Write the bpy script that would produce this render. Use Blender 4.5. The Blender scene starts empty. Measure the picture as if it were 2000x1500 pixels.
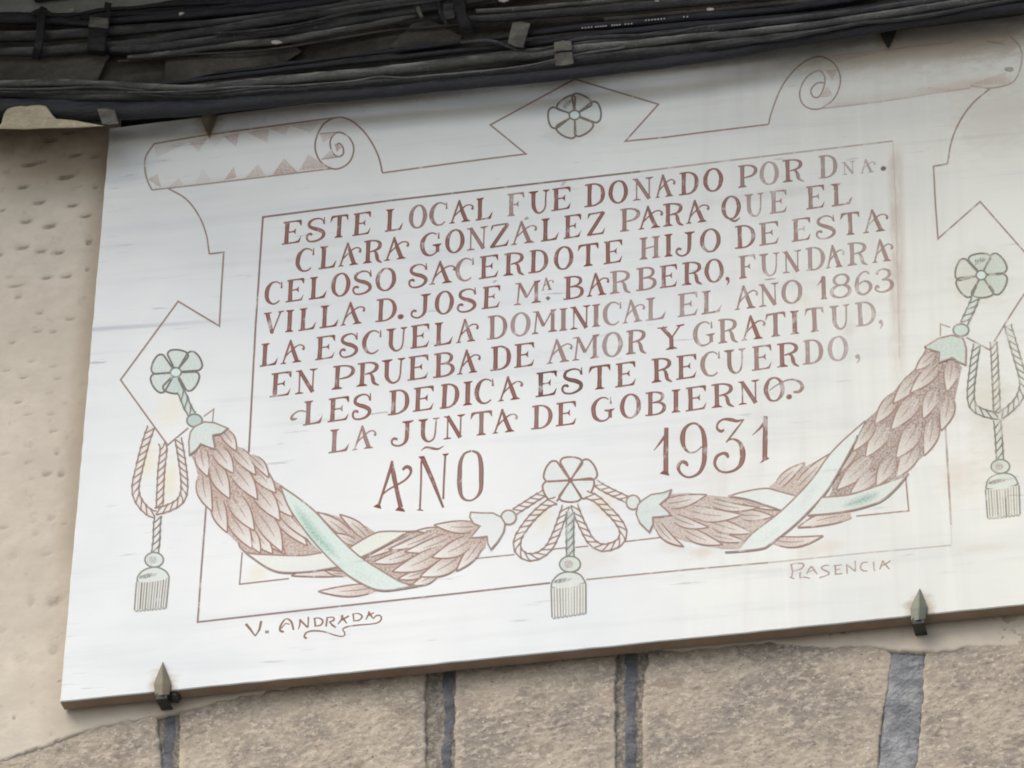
import bpy, bmesh, math, random
import numpy as np
from mathutils import Vector, Matrix, noise
from mathutils.geometry import tessellate_polygon

random.seed(7)
SC = bpy.context.scene
COL = SC.collection

# ------------------------------------------------------------------ camera
# solved from the vanishing points of the plaque's edges in the photograph
F = 8650.0
UP_C = Vector((251.0, 11980.0, -F)).normalized()        # world up, in camera axes
AX_C = Vector((46000.0, 5287.0, F))
AX_C = (AX_C - UP_C * AX_C.dot(UP_C)).normalized()      # world +x (along the wall)
FW_C = UP_C.cross(AX_C)                                 # world +y (into the wall)
R = Matrix((AX_C, FW_C, UP_C))                          # camera axes -> world axes
FACE = -0.025                                           # y of the plaque's front face
DIST = 6.05
fwd = R @ Vector((0, 0, -1))
CAM = Vector((0, FACE, 0)) - fwd * DIST                 # image centre hits the plaque at x=z=0
cam = bpy.data.cameras.new('camera')
cam.sensor_width = 36.0
cam.lens = 36.0 * F / 2000.0
cam.clip_start, cam.clip_end = 0.1, 400.0
camo = bpy.data.objects.new('camera', cam)
COL.objects.link(camo)
camo.matrix_world = Matrix.Translation(CAM) @ R.to_4x4()
SC.camera = camo
RN = np.array(R)
CN = np.array(CAM)

# ------------------------------------------------------------------ light
SUN_EL, SUN_AZ = math.radians(50), math.radians(-35)     # soft light from the front, upper left
world = bpy.data.worlds.new('World')
SC.world = world
world.use_nodes = True
wn = world.node_tree.nodes
bg = wn['Background']
sky = wn.new('ShaderNodeTexSky')
sky.sky_type = 'NISHITA'
sky.sun_disc = False
sky.sun_elevation = SUN_EL
sky.air_density, sky.dust_density, sky.ozone_density = 1.0, 4.0, 1.0
world.node_tree.links.new(sky.outputs[0], bg.inputs[0])
bg.inputs[1].default_value = 0.15
sund = Vector((math.sin(SUN_AZ) * math.cos(SUN_EL), -math.cos(SUN_AZ) * math.cos(SUN_EL), math.sin(SUN_EL)))
sky.sun_rotation = math.atan2(sund.x, sund.y)
sl = bpy.data.lights.new('sun', 'SUN')
sl.energy = 1.0
sl.angle = math.radians(50)
sl.color = (1.0, 0.965, 0.89)
so = bpy.data.objects.new('sun', sl)
COL.objects.link(so)
so.rotation_euler = (-sund).to_track_quat('-Z', 'Y').to_euler()
SC.view_settings.view_transform = 'Standard'
SC.view_settings.look = 'None'
SC.view_settings.exposure = 0.56
SC.view_settings.gamma = 1.0
SC.view_settings.use_curve_mapping = False
SC.render.engine = 'CYCLES'
SC.cycles.max_bounces = 6
SC.cycles.use_denoising = True
SC.cycles.filter_width = 1.9

# ------------------------------------------------------------------ helpers
def P(px, py, y=FACE):
    """the point at depth y that stands where the photograph shows (px, py)"""
    px = np.asarray(px, float); py = np.asarray(py, float)
    d = np.stack([px - 1000.0, 750.0 - py, np.full_like(px, -F)], -1) @ RN.T
    t = (y - CN[1]) / d[..., 1]
    return CN + d * t[..., None]

def W(px, py, y=FACE):
    return Vector(P(px, py, y))

MM = 0.0007          # metres per photo pixel on the plaque, about

def empty(name, loc=(0, 0, 0), label=None, cat=None, group=None, parent=None):
    o = bpy.data.objects.new(name, None)
    COL.objects.link(o)
    o.location = loc
    o.empty_display_size = 0.05
    tag(o, label, cat, group)
    if parent: put(o, parent)
    return o

def tag(o, label=None, cat=None, group=None, kind=None):
    if label: o['label'] = label
    if cat: o['category'] = cat
    if group: o['group'] = group
    if kind: o['kind'] = kind
    return o

def wloc(o):
    v = Vector(o.location)
    while o.parent:
        o = o.parent
        v += Vector(o.location)
    return v

def put(o, parent):
    o.parent = parent

def mesh_obj(name, verts, faces, mat, parent=None, smooth=False, cols=None):
    """verts in world space; the object is placed at its parent's origin"""
    v = np.asarray(verts, float).reshape(-1, 3)
    off = np.array(wloc(parent)) if parent else v.mean(0)
    me = bpy.data.meshes.new(name)
    me.from_pydata((v - off).tolist(), [], faces)
    me.materials.append(mat)
    if cols is not None:
        a = me.color_attributes.new('paint', 'FLOAT_COLOR', 'POINT')
        a.data.foreach_set('color', np.asarray(cols, 'f').ravel())
    if smooth:
        me.polygons.foreach_set('use_smooth', [True] * len(me.polygons))
    me.update()
    o = bpy.data.objects.new(name, me)
    COL.objects.link(o)
    if parent: o.parent = parent
    else: o.location = off
    return o

def catmull(pts, n=8, closed=False):
    pts = [np.asarray(p, float) for p in pts]
    m = len(pts)
    out = []
    seg = m if closed else m - 1
    for i in range(seg):
        if closed:
            p0, p1, p2, p3 = pts[(i - 1) % m], pts[i], pts[(i + 1) % m], pts[(i + 2) % m]
        else:
            p1, p2 = pts[i], pts[i + 1]
            p0 = pts[i - 1] if i else 2 * p1 - p2
            p3 = pts[i + 2] if i + 2 < m else 2 * p2 - p1
        for k in range(n):
            t = k / n
            out.append(0.5 * (2 * p1 + (p2 - p0) * t + (2 * p0 - 5 * p1 + 4 * p2 - p3) * t * t + (3 * p1 - p0 - 3 * p2 + p3) * t ** 3))
    if not closed: out.append(pts[-1])
    return np.array(out)

def resample(a, n):
    a = np.asarray(a, float)
    s = np.r_[0, np.cumsum(np.hypot(*(a[1:, :2] - a[:-1, :2]).T))]
    t = np.linspace(0, s[-1], n)
    return np.stack([np.interp(t, s, a[:, k]) for k in range(a.shape[1])], -1)

def lin(r, g, b):
    f = lambda c: ((c / 255 + 0.055) / 1.055) ** 2.4 if c > 10 else c / 255 / 12.92
    return (f(r), f(g), f(b))

# ------------------------------------------------------------------ node helpers
class NT:
    def __init__(s, tree):
        s.t = tree; s.n = tree.nodes; s.l = tree.links
    def new(s, kind, **kw):
        n = s.n.new(kind)
        for k, v in kw.items(): setattr(n, k, v)
        return n
    def con(s, inp, v):
        if v is None: return
        if hasattr(v, 'default_value') or isinstance(v, bpy.types.NodeSocket): s.l.new(v, inp)
        elif isinstance(v, (tuple, list)) and len(v) == 3 and inp.type == 'RGBA': inp.default_value = (*v, 1)
        else: inp.default_value = v
    def m(s, op, a, b=None, c=None, clamp=False):
        n = s.new('ShaderNodeMath', operation=op, use_clamp=clamp)
        s.con(n.inputs[0], a); s.con(n.inputs[1], b); s.con(n.inputs[2], c)
        return n.outputs[0]
    def mix(s, f, a, b, blend='MIX'):
        n = s.new('ShaderNodeMix', data_type='RGBA', blend_type=blend)
        s.con(n.inputs[0], f); s.con(n.inputs[6], a); s.con(n.inputs[7], b)
        return n.outputs[2]
    def noise(s, vec, scale=1, detail=3, rough=0.55, dist=0.0):
        n = s.new('ShaderNodeTexNoise')
        s.con(n.inputs['Vector'], vec)
        n.inputs['Scale'].default_value = scale; n.inputs['Detail'].default_value = detail
        n.inputs['Roughness'].default_value = rough; n.inputs['Distortion'].default_value = dist
        return n.outputs[0]
    def vor(s, vec, scale, feature='F1'):
        n = s.new('ShaderNodeTexVoronoi', feature=feature)
        s.con(n.inputs['Vector'], vec); n.inputs['Scale'].default_value = scale
        return n.outputs['Distance']
    def ss(s, x, a, b, lo=0.0, hi=1.0):
        n = s.new('ShaderNodeMapRange', interpolation_type='SMOOTHSTEP')
        s.con(n.inputs[0], x)
        for i, v in zip((1, 2, 3, 4), (a, b, lo, hi)): n.inputs[i].default_value = v
        return n.outputs[0]
    def vec(s, x, y, z):
        n = s.new('ShaderNodeCombineXYZ')
        s.con(n.inputs[0], x); s.con(n.inputs[1], y); s.con(n.inputs[2], z)
        return n.outputs[0]
    def pos(s):
        g = s.new('ShaderNodeNewGeometry')
        x = s.new('ShaderNodeSeparateXYZ'); s.l.new(g.outputs['Position'], x.inputs[0])
        return g.outputs['Position'], x.outputs[0], x.outputs[1], x.outputs[2]
    def bump(s, h, strength=0.5, dist=0.002):
        n = s.new('ShaderNodeBump')
        s.con(n.inputs['Height'], h); n.inputs['Strength'].default_value = strength; n.inputs['Distance'].default_value = dist
        return n.outputs[0]

def material(name, rough=0.8, spec=0.3):
    m = bpy.data.materials.new(name)
    m.use_nodes = True
    t = NT(m.node_tree)
    b = t.n['Principled BSDF']
    b.inputs['Roughness'].default_value = rough
    b.inputs['Specular IOR Level'].default_value = spec
    return m, t, b

def spot(t, x, z, px, py, rx, rz, wob=None):
    """soft round mask on the plaque centred at a photo pixel; rx, rz in photo pixels"""
    c = P(px, py)
    dx = t.m('MULTIPLY', t.m('SUBTRACT', x, float(c[0])), 1 / (rx * MM))
    dz = t.m('MULTIPLY', t.m('SUBTRACT', z, float(c[2])), 1 / (rz * MM))
    r = t.m('SQRT', t.m('ADD', t.m('MULTIPLY', dx, dx), t.m('MULTIPLY', dz, dz)))
    if wob is not None: r = t.m('ADD', r, wob)
    return t.ss(r, 0.15, 1.1, 1.0, 0.0)
# ------------------------------------------------------------------ materials
def marble_group():
    g = bpy.data.node_groups.new('marble_colour', 'ShaderNodeTree')
    g.interface.new_socket('Color', in_out='OUTPUT', socket_type='NodeSocketColor')
    t = NT(g)
    out = t.new('NodeGroupOutput')
    p, x, y, z = t.pos()
    zt = t.m('ADD', z, t.m('MULTIPLY', x, 0.035))           # the bedding runs a little off level
    cloud = t.noise(t.vec(x, 0.0, zt), 2.6, 4, 0.6)
    veinA = t.noise(t.vec(t.m('MULTIPLY', x, 2.2), 3.0, t.m('MULTIPLY', zt, 34.0)), 1.0, 5, 0.62, 0.25)
    veinB = t.noise(t.vec(t.m('MULTIPLY', x, 11.0), 9.0, t.m('MULTIPLY', zt, 105.0)), 1.0, 4, 0.6, 0.2)
    patch = t.noise(t.vec(t.m('MULTIPLY', x, 3.0), 5.0, t.m('MULTIPLY', zt, 6.0)), 1.0, 2)
    fine = t.noise(t.vec(x, 1.0, z), 420.0, 2, 0.7)
    c = t.mix(t.ss(cloud, 0.3, 0.7), (0.648, 0.693, 0.700), (0.745, 0.785, 0.772))
    c = t.mix(t.m('MULTIPLY', t.m('MULTIPLY', t.ss(veinA, 0.56, 0.74), t.ss(patch, 0.38, 0.6, 0.35, 1.0)), 0.36), c, (0.44, 0.46, 0.50))
    soft = t.noise(t.vec(t.m('MULTIPLY', x, 1.3), 6.0, t.m('MULTIPLY', zt, 17.0)), 1.0, 4, 0.6, 0.3)
    c = t.mix(t.ss(soft, 0.48, 0.72, 0.0, 0.34), c, (0.50, 0.53, 0.565))
    sb = t.m('MULTIPLY', t.ss(veinB, 0.62, 0.75), t.ss(patch, 0.42, 0.58))
    c = t.mix(t.m('MULTIPLY', sb, 0.85), c, (0.33, 0.355, 0.40))
    # one long grey vein at the left edge, low above the diamond
    a = P(150, 646); b = P(520, 620)
    k = (b[2] - a[2]) / (b[0] - a[0])
    dz = t.m('ABSOLUTE', t.m('SUBTRACT', t.m('ADD', z, t.m('MULTIPLY', t.m('SUBTRACT', veinB, 0.5), 0.004)),
                             t.m('ADD', t.m('MULTIPLY', x, float(k)), float(a[2] - k * a[0]))))
    vm = t.m('MULTIPLY', t.ss(dz, 0.0005, 0.006, 1, 0), t.ss(x, float(P(210, 640)[0]), float(P(560, 640)[0]), 1, 0))
    c = t.mix(t.m('MULTIPLY', vm, 0.55), c, (0.34, 0.36, 0.40))
    # yellowing of the right half
    warm = t.m('MULTIPLY', t.ss(t.m('ADD', x, t.m('MULTIPLY', t.m('SUBTRACT', cloud, 0.5), 0.5)), 0.05, 0.62), 0.75)
    c = t.mix(warm, c, t.mix(1.0, c, (0.965, 0.93, 0.835), 'MULTIPLY'))
    # rain runs
    run = t.noise(t.vec(t.m('MULTIPLY', x, 42.0), 2.0, t.m('MULTIPLY', z, 2.6)), 1.0, 4, 0.6)
    runm = t.m('MULTIPLY', t.ss(x, 0.12, 0.34), t.ss(x, float(P(1840, 600)[0]), float(P(1950, 600)[0]), 1, 0))
    c = t.mix(t.m('MULTIPLY', t.m('MULTIPLY', t.ss(run, 0.50, 0.68), runm), 0.16), c, (0.50, 0.48, 0.44))
    c = t.mix(t.m('MULTIPLY', t.m('MULTIPLY', t.ss(run, 0.47, 0.34), runm), 0.16), c, (0.84, 0.84, 0.84))
    # the brown run down the right frame line
    a = P(1749, 330); b = P(1759, 880)
    k = (b[0] - a[0]) / (b[2] - a[2])
    run2 = t.noise(t.vec(t.m('MULTIPLY', x, 90.0), 7.0, t.m('MULTIPLY', z, 22.0)), 1.0, 4, 0.65)
    dx = t.m('ABSOLUTE', t.m('SUBTRACT', t.m('ADD', x, t.m('MULTIPLY', t.m('SUBTRACT', run2, 0.5), 0.010)),
                             t.m('ADD', t.m('MULTIPLY', z, float(k)), float(a[0] - k * a[2]))))
    sm = t.m('MULTIPLY', t.ss(dx, 0.002, 0.016, 1, 0), t.m('MULTIPLY', t.ss(z, float(b[2]), float(b[2]) + 0.30), t.ss(z, float(P(1749, 268)[2]), float(P(1749, 330)[2]), 0, 1)))
    c = t.mix(t.m('MULTIPLY', t.m('MULTIPLY', sm, t.ss(run2, 0.3, 0.62, 0.35, 1.0)), 0.62), c, (0.46, 0.37, 0.28))
    # stains: (px, py, rx, ry, strength, colour)
    wob = t.m('MULTIPLY', t.m('SUBTRACT', t.noise(t.vec(t.m('MULTIPLY', x, 1.0), 0.0, t.m('MULTIPLY', z, 2.2)), 38.0, 4, 0.65), 0.5), 1.5)
    rust, near_black, wash, tan = (0.33, 0.24, 0.12), (0.10, 0.09, 0.075), (0.56, 0.47, 0.38), (0.55, 0.45, 0.32)
    for (px, py, rx, ry, s, col) in [
        (318, 1335, 34, 44, 0.75, rust), (322, 1352, 26, 22, 0.8, near_black), (1796, 1190, 36, 44, 0.75, rust), (1798, 1204, 30, 22, 0.8, near_black),  # near-black spots laid over the rust at each clip
        (408, 240, 38, 40, 0.85, rust), (412, 226, 30, 24, 0.7, near_black), (1738, 70, 44, 46, 0.9, rust), (1738, 52, 60, 26, 0.8, near_black),
        (1820, 90, 330, 90, 0.55, (0.42, 0.38, 0.31)), (1790, 100, 230, 42, 0.5, wash), (1950, 230, 130, 120, 0.35, (0.46, 0.42, 0.34)), (1930, 90, 120, 55, 0.55, (0.40, 0.35, 0.28)), (1900, 165, 110, 28, 0.42, wash), (1980, 60, 60, 60, 0.5, (0.36, 0.31, 0.26)),
        (1640, 105, 70, 18, 0.35, wash), (1980, 860, 90, 120, 0.25, tan), (1880, 930, 60, 70, 0.28, tan),
        (1370, 1082, 34, 18, 0.42, tan), (1600, 1070, 60, 26, 0.30, tan), (1310, 1064, 40, 22, 0.25, tan),
        (230, 268, 46, 22, 0.45, (0.38, 0.34, 0.29)), (320, 250, 60, 16, 0.3, (0.38, 0.34, 0.29)),
        (500, 1120, 30, 30, 0.45, (0.66, 0.62, 0.44)), (1180, 985, 30, 46, 0.45, (0.66, 0.58, 0.44)), (1060, 1010, 30, 42, 0.45, (0.66, 0.60, 0.44)),
        (1150, 1090, 70, 60, 0.2, tan), (290, 900, 26, 60, 0.45, (0.70, 0.68, 0.46)), (333, 940, 20, 70, 0.5, (0.70, 0.66, 0.42)), (335, 800, 40, 60, 0.38, (0.70, 0.66, 0.46)),
        (1120, 250, 75, 48, 0.4, (0.50, 0.46, 0.36)), (1915, 545, 80, 90, 0.42, (0.52, 0.50, 0.38)), (1925, 780, 65, 90, 0.42, (0.52, 0.50, 0.38)),
        (1920, 1070, 60, 14, 0.22, tan), (1400, 940, 60, 60, 0.14, tan), (1340, 860, 20, 60, 0.2, (0.62, 0.60, 0.48)), (1660, 640, 20, 24, 0.25, (0.5, 0.42, 0.34)),
        (1330, 590, 26, 26, 0.1, tan), (1570, 585, 22, 24, 0.2, tan), (1500, 380, 200, 20, 0.12, near_black)]:
        c = t.mix(t.m('MULTIPLY', spot(t, x, z, px, py, rx, ry, wob), s), c, col)
    # soot blown in along the top edge, under the cables
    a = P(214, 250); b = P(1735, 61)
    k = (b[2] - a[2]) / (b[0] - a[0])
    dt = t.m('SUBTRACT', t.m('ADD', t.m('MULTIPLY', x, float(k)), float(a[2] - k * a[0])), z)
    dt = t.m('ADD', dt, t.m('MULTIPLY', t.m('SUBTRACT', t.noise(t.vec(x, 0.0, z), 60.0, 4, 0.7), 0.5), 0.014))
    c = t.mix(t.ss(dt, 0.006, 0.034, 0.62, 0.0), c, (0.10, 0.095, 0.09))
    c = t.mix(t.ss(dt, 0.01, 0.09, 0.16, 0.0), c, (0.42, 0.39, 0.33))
    c = t.mix(t.ss(t.m('ADD', dt, t.m('MULTIPLY', t.m('SUBTRACT', cloud, 0.5), 0.3)), 0.05, 0.40, 0.5, 0.0), c, t.mix(1.0, c, (0.98, 0.955, 0.88), 'MULTIPLY'))  # warm tint painted over the shaded top to offset its cool light
    c = t.mix(t.ss(fine, 0.3, 0.75, 0.0, 0.10), c, (0.55, 0.55, 0.55))
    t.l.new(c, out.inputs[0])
    return g
MARBLE = marble_group()

def add_marble(t):
    n = t.new('ShaderNodeGroup'); n.node_tree = MARBLE
    return n.outputs[0]

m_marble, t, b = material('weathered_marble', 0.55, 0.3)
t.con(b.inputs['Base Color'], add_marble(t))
p, x, y, z = t.pos()
t.con(b.inputs['Normal'], t.bump(t.noise(p, 140, 4, 0.7), 0.25, 0.0008))

m_edge, t, b = material('plaque_edge_stone', 0.9, 0.1)
p, x, y, z = t.pos()
t.con(b.inputs['Base Color'], t.mix(t.noise(p, 30, 4, 0.7), (0.19, 0.14, 0.095), (0.38, 0.30, 0.225)))

def paint_material(name, stipple):
    m, t, b = material(name, 0.6, 0.25)
    a = t.new('ShaderNodeVertexColor'); a.layer_name = 'paint'
    p, x, y, z = t.pos()
    blot = t.noise(t.vec(x, 4.0, t.m('MULTIPLY', z, 0.55)), 55.0, 4, 0.65)
    fine = t.noise(t.vec(x, 2.0, z), 330.0, 3, 0.75)
    big = t.noise(t.vec(x, 8.0, z), 9.0, 3, 0.6)
    fade = t.ss(t.m('ADD', x, t.m('MULTIPLY', t.m('SUBTRACT', big, 0.5), 0.5)), 0.05, 0.55)      # more worn towards the right
    if stipple:
        al = t.m('MULTIPLY', a.outputs['Alpha'], t.m('ADD', t.ss(fine, 0.36, 0.66, 0.55, 1.15), t.m('MULTIPLY', t.m('SUBTRACT', blot, 0.5), 0.5)))
        col = t.mix(t.ss(fine, 0.45, 0.75, 0.0, 0.35), a.outputs['Color'], t.mix(1.0, a.outputs['Color'], (0.55, 0.46, 0.42), 'MULTIPLY'))
    else:
        wear = t.ss(t.m('ADD', t.m('ADD', blot, t.m('MULTIPLY', t.m('SUBTRACT', fine, 0.5), 0.25)), t.m('MULTIPLY', fade, -0.06)), 0.30, 0.44, 0.50, 1.0)
        al = t.m('MULTIPLY', a.outputs['Alpha'], t.m('MULTIPLY', wear, t.m('SUBTRACT', 1.0, t.m('MULTIPLY', fade, 0.08))))
        col = t.mix(t.ss(big, 0.35, 0.65), a.outputs['Color'], t.mix(1.0, a.outputs['Color'], (0.88, 1.0, 0.98), 'MULTIPLY'))
        col = t.mix(t.ss(blot, 0.55, 0.75, 0.0, 0.3), col, t.mix(1.0, col, (0.66, 0.52, 0.55), 'MULTIPLY'))
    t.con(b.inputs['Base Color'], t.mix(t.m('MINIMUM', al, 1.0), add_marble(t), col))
    return m
m_line = paint_material('faded_line_paint', False)
m_wash = paint_material('stippled_paint_wash', True)

def rough_wall(name, cols, scale, bump, bd=0.003, spec=0.1):
    m, t, b = material(name, 0.95, spec)
    p, x, y, z = t.pos()
    st = t.vec(x, y, t.m('MULTIPLY', z, 1.6))
    n1 = t.noise(st, scale, 5, 0.62); n2 = t.noise(st, scale * 7, 4, 0.7)
    c = t.mix(t.ss(n1, 0.35, 0.65), cols[0], cols[1])
    c = t.mix(t.ss(n2, 0.35, 0.7, 0.0, 0.6), c, cols[2])
    t.con(b.inputs['Base Color'], c)
    t.con(b.inputs['Normal'], t.bump(t.noise(p, scale * 9, 4, 0.7), bump, bd))
    return m, t, b

m_plaster, t, b = rough_wall('beige_lime_plaster', [(0.51, 0.465, 0.385), (0.585, 0.535, 0.445), (0.485, 0.44, 0.365)], 5, 0.2, 0.0015)
p, x, y, z = t.pos()
c0 = b.inputs['Base Color'].links[0].from_socket
pat = t.noise(t.vec(x, 3.0, z), 34, 3, 0.6)
c1 = t.mix(t.ss(pat, 0.60, 0.70, 0.0, 0.5), c0, (0.40, 0.35, 0.28))
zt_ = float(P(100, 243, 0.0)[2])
c1 = t.mix(t.ss(t.m('ADD', z, t.m('MULTIPLY', t.m('SUBTRACT', pat, 0.5), 0.05)), zt_ - 0.085, zt_ - 0.005, 0.0, 0.80), c1, (0.15, 0.115, 0.085))   # shade under the beam, painted into the plaster colour
# plaster colour darkens towards the plaque's left edge
ea, eb = P(214, 250, 0.0), P(117, 1370, 0.0)
dxl = t.m('SUBTRACT', float(ea[0]), t.m('ADD', x, t.m('MULTIPLY', t.m('SUBTRACT', pat, 0.5), 0.02)))
c1 = t.mix(t.m('MULTIPLY', t.ss(dxl, 0.0, 0.035, 0.55, 0.0), t.ss(z, float(P(150, 1200, 0)[2]), float(P(150, 1000, 0)[2]), 0.25, 1.0)), c1, (0.30, 0.25, 0.185))
att = t.new('ShaderNodeVertexColor'); att.layer_name = 'paint'
pit = t.new('ShaderNodeSeparateColor'); t.l.new(att.outputs['Color'], pit.inputs[0])
c1 = t.mix(t.m('MULTIPLY', pit.outputs[0], 0.68), c1, (0.15, 0.125, 0.10))       # trowel pits coloured darker
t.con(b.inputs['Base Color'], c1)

# granite: warm grey with pale and dark flecks
def stone_material():
    m, t, b = material('granite_block', 0.95, 0.15)
    p, x, y, z = t.pos()
    st = t.vec(x, y, t.m('MULTIPLY', z, 1.9))
    st = t.vec(x, y, t.m('MULTIPLY', z, 1.7))
    n1 = t.noise(st, 7, 4, 0.6); n2 = t.noise(st, 70, 5, 0.78); n3 = t.noise(st, 190, 3, 0.8); n4 = t.noise(st, 26, 4, 0.7)
    c = t.mix(t.ss(n1, 0.38, 0.62), (0.275, 0.246, 0.205), (0.415, 0.363, 0.284))
    c = t.mix(t.ss(n4, 0.52, 0.66, 0.0, 0.6), c, (0.22, 0.19, 0.165))
    c = t.mix(t.ss(n2, 0.50, 0.60, 0.0, 0.8), c, (0.52, 0.46, 0.365))
    c = t.mix(t.ss(n3, 0.57, 0.68, 0.0, 0.75), c, (0.115, 0.10, 0.088))
    c = t.mix(t.ss(n3, 0.42, 0.33, 0.0, 0.7), c, (0.52, 0.475, 0.40))
    c = t.mix(t.ss(t.noise(st, 16, 3, 0.6), 0.60, 0.68, 0.0, 0.45), c, (0.21, 0.165, 0.13))
    v = t.vor(p, 85)
    c = t.mix(t.ss(v, 0.05, 0.12, 0.9, 0.0), c, (0.72, 0.69, 0.62))
    att = t.new('ShaderNodeVertexColor'); att.layer_name = 'paint'
    sp = t.new('ShaderNodeSeparateColor'); t.l.new(att.outputs['Color'], sp.inputs[0])
    c = t.mix(t.m('MULTIPLY', sp.outputs[0], 0.65), c, (0.52, 0.45, 0.345))       # pale worn arrises
    oi = t.new('ShaderNodeObjectInfo')
    c = t.mix(t.m('MULTIPLY', oi.outputs['Random'], 0.3), c, t.mix(1.0, c, (0.74, 0.75, 0.80), 'MULTIPLY'))
    t.con(b.inputs['Base Color'], c)
    h = t.m('ADD', t.m('MULTIPLY', n2, 0.7), t.m('MULTIPLY', n3, 0.5))
    t.con(b.inputs['Normal'], t.bump(h, 0.45, 0.003))
    return m
m_stone = stone_material()
def mortar(name, cols, flank):
    m, t, b = rough_wall(name, cols, 24, 1.0, 0.005)
    c0 = b.inputs['Base Color'].links[0].from_socket
    p, x, y, z = t.pos()
    g = t.noise(p, 120, 4, 0.8)
    att = t.new('ShaderNodeVertexColor'); att.layer_name = 'paint'
    sp = t.new('ShaderNodeSeparateColor'); t.l.new(att.outputs['Color'], sp.inputs[0])
    k = t.ss(t.m('ADD', sp.outputs[0], t.m('MULTIPLY', t.m('SUBTRACT', g, 0.5), 2.2)), 0.38, 0.62)
    fl = t.mix(t.ss(g, 0.4, 0.62), flank, tuple(v * 1.9 for v in flank))
    t.con(b.inputs['Base Color'], t.mix(k, fl, c0))
    return m
m_mortar = mortar('blue_grey_mortar', [(0.095, 0.105, 0.122), (0.19, 0.20, 0.215), (0.15, 0.16, 0.17)], (0.20, 0.18, 0.15))
m_mortar_pale = mortar('pale_grey_mortar', [(0.17, 0.185, 0.20), (0.42, 0.43, 0.43), (0.27, 0.28, 0.285)], (0.15, 0.135, 0.115))
m_wood, _, _ = rough_wall('old_dark_timber', [(0.045, 0.043, 0.037), (0.105, 0.096, 0.080), (0.066, 0.061, 0.051)], 9, 0.9, 0.006)
m_upper, _, _ = rough_wall('grey_green_render', [(0.30, 0.33, 0.315), (0.40, 0.425, 0.40), (0.27, 0.28, 0.255)], 12, 0.5)
m_bonding, _, _ = rough_wall('sooty_yellow_plaster', [(0.40, 0.36, 0.25), (0.52, 0.46, 0.32), (0.30, 0.26, 0.19)], 26, 0.6)
m_street, _, _ = rough_wall('street_paving', [(0.20, 0.19, 0.175), (0.27, 0.26, 0.24), (0.2, 0.19, 0.18)], 3, 0.5)

def cable_material(name, dark, dust, amount):
    m, t, b = material(name, 0.7, 0.35)
    p, x, y, z = t.pos()
    st = t.vec(t.m('MULTIPLY', x, 0.22), y, z)
    n = t.noise(st, 75, 5, 0.65); n2 = t.noise(p, 240, 3, 0.7)
    g = t.new('ShaderNodeNewGeometry'); s = t.new('ShaderNodeSeparateXYZ'); t.l.new(g.outputs['Normal'], s.inputs[0])
    up = t.ss(s.outputs[2], -0.5, 0.7, 0.15, 1.0)             # dust settles on what faces up
    f = t.m('MULTIPLY', t.m('MULTIPLY', t.ss(n, 0.36, 0.62), up), amount)
    c = t.mix(f, dark, dust)
    n3 = t.noise(t.vec(t.m('MULTIPLY', x, 0.6), y, z), 130, 5, 0.8)
    c = t.mix(t.ss(n2, 0.58, 0.75, 0.0, 0.5), c, dust)
    c = t.mix(t.ss(n3, 0.50, 0.68, 0.0, 0.5), c, tuple(v * .45 for v in dark))
    t.con(b.inputs['Base Color'], c)
    t.con(b.inputs['Roughness'], t.m('ADD', 0.45, t.m('MULTIPLY', f, 0.5)))
    t.con(b.inputs['Normal'], t.bump(t.m('ADD', n, t.m('MULTIPLY', n3, 0.8)), 0.9, 0.003))
    return m
m_cab_black = cable_material('black_cable_sheath', (0.016, 0.018, 0.024), (0.07, 0.072, 0.075), 0.6)
m_cab_dusty = cable_material('dusty_cable_sheath', (0.026, 0.027, 0.029), (0.19, 0.192, 0.178), 0.9)
m_cab_pale = cable_material('pale_dusty_sheath', (0.06, 0.062, 0.058), (0.36, 0.365, 0.335), 1.0)
m_cab_brown = cable_material('brown_dusty_sheath', (0.036, 0.032, 0.027), (0.17, 0.155, 0.125), 0.9)
m_strap = cable_material('black_strap', (0.012, 0.012, 0.013), (0.05, 0.05, 0.045), 0.4)
m_tab, _, _ = rough_wall('grey_metal_tab', [(0.085, 0.085, 0.075), (0.20, 0.195, 0.165), (0.13, 0.125, 0.105)], 30, 0.3, 0.001)
m_fleck, _, _ = rough_wall('pale_flake', [(0.45, 0.44, 0.40), (0.6, 0.58, 0.53), (0.4, 0.38, 0.35)], 60, 0.3, 0.001)

def bronze(name, a_, b_):
    m, t, bb = material(name, 0.5, 0.5)
    p, x, y, z = t.pos()
    n = t.noise(p, 90, 4, 0.7)
    t.con(bb.inputs['Base Color'], t.mix(n, a_, b_))
    bb.inputs['Metallic'].default_value = 0.1
    t.con(bb.inputs['Normal'], t.bump(n, 0.4, 0.001))
    return m
m_clip_brown = bronze('brown_bronze', (0.085, 0.070, 0.040), (0.175, 0.150, 0.090))
m_clip_green = bronze('green_bronze', (0.085, 0.098, 0.070), (0.165, 0.185, 0.130))
m_clip_dark = bronze('dark_iron', (0.02, 0.022, 0.02), (0.05, 0.05, 0.04))

# ------------------------------------------------------------------ the wall
wall = empty('house_wall', (0, 0, 0), 'beige plastered house wall with granite blocks below the plaque', 'wall')
rng = np.random.default_rng(4)

def fnoise(X, Z, s, seed=0.0):
    return np.array([noise.fractal(Vector((a * s, seed, c * s)), 0.6, 2.0, 4) for a, c in zip(X.ravel(), Z.ravel())]).reshape(X.shape)

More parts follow.
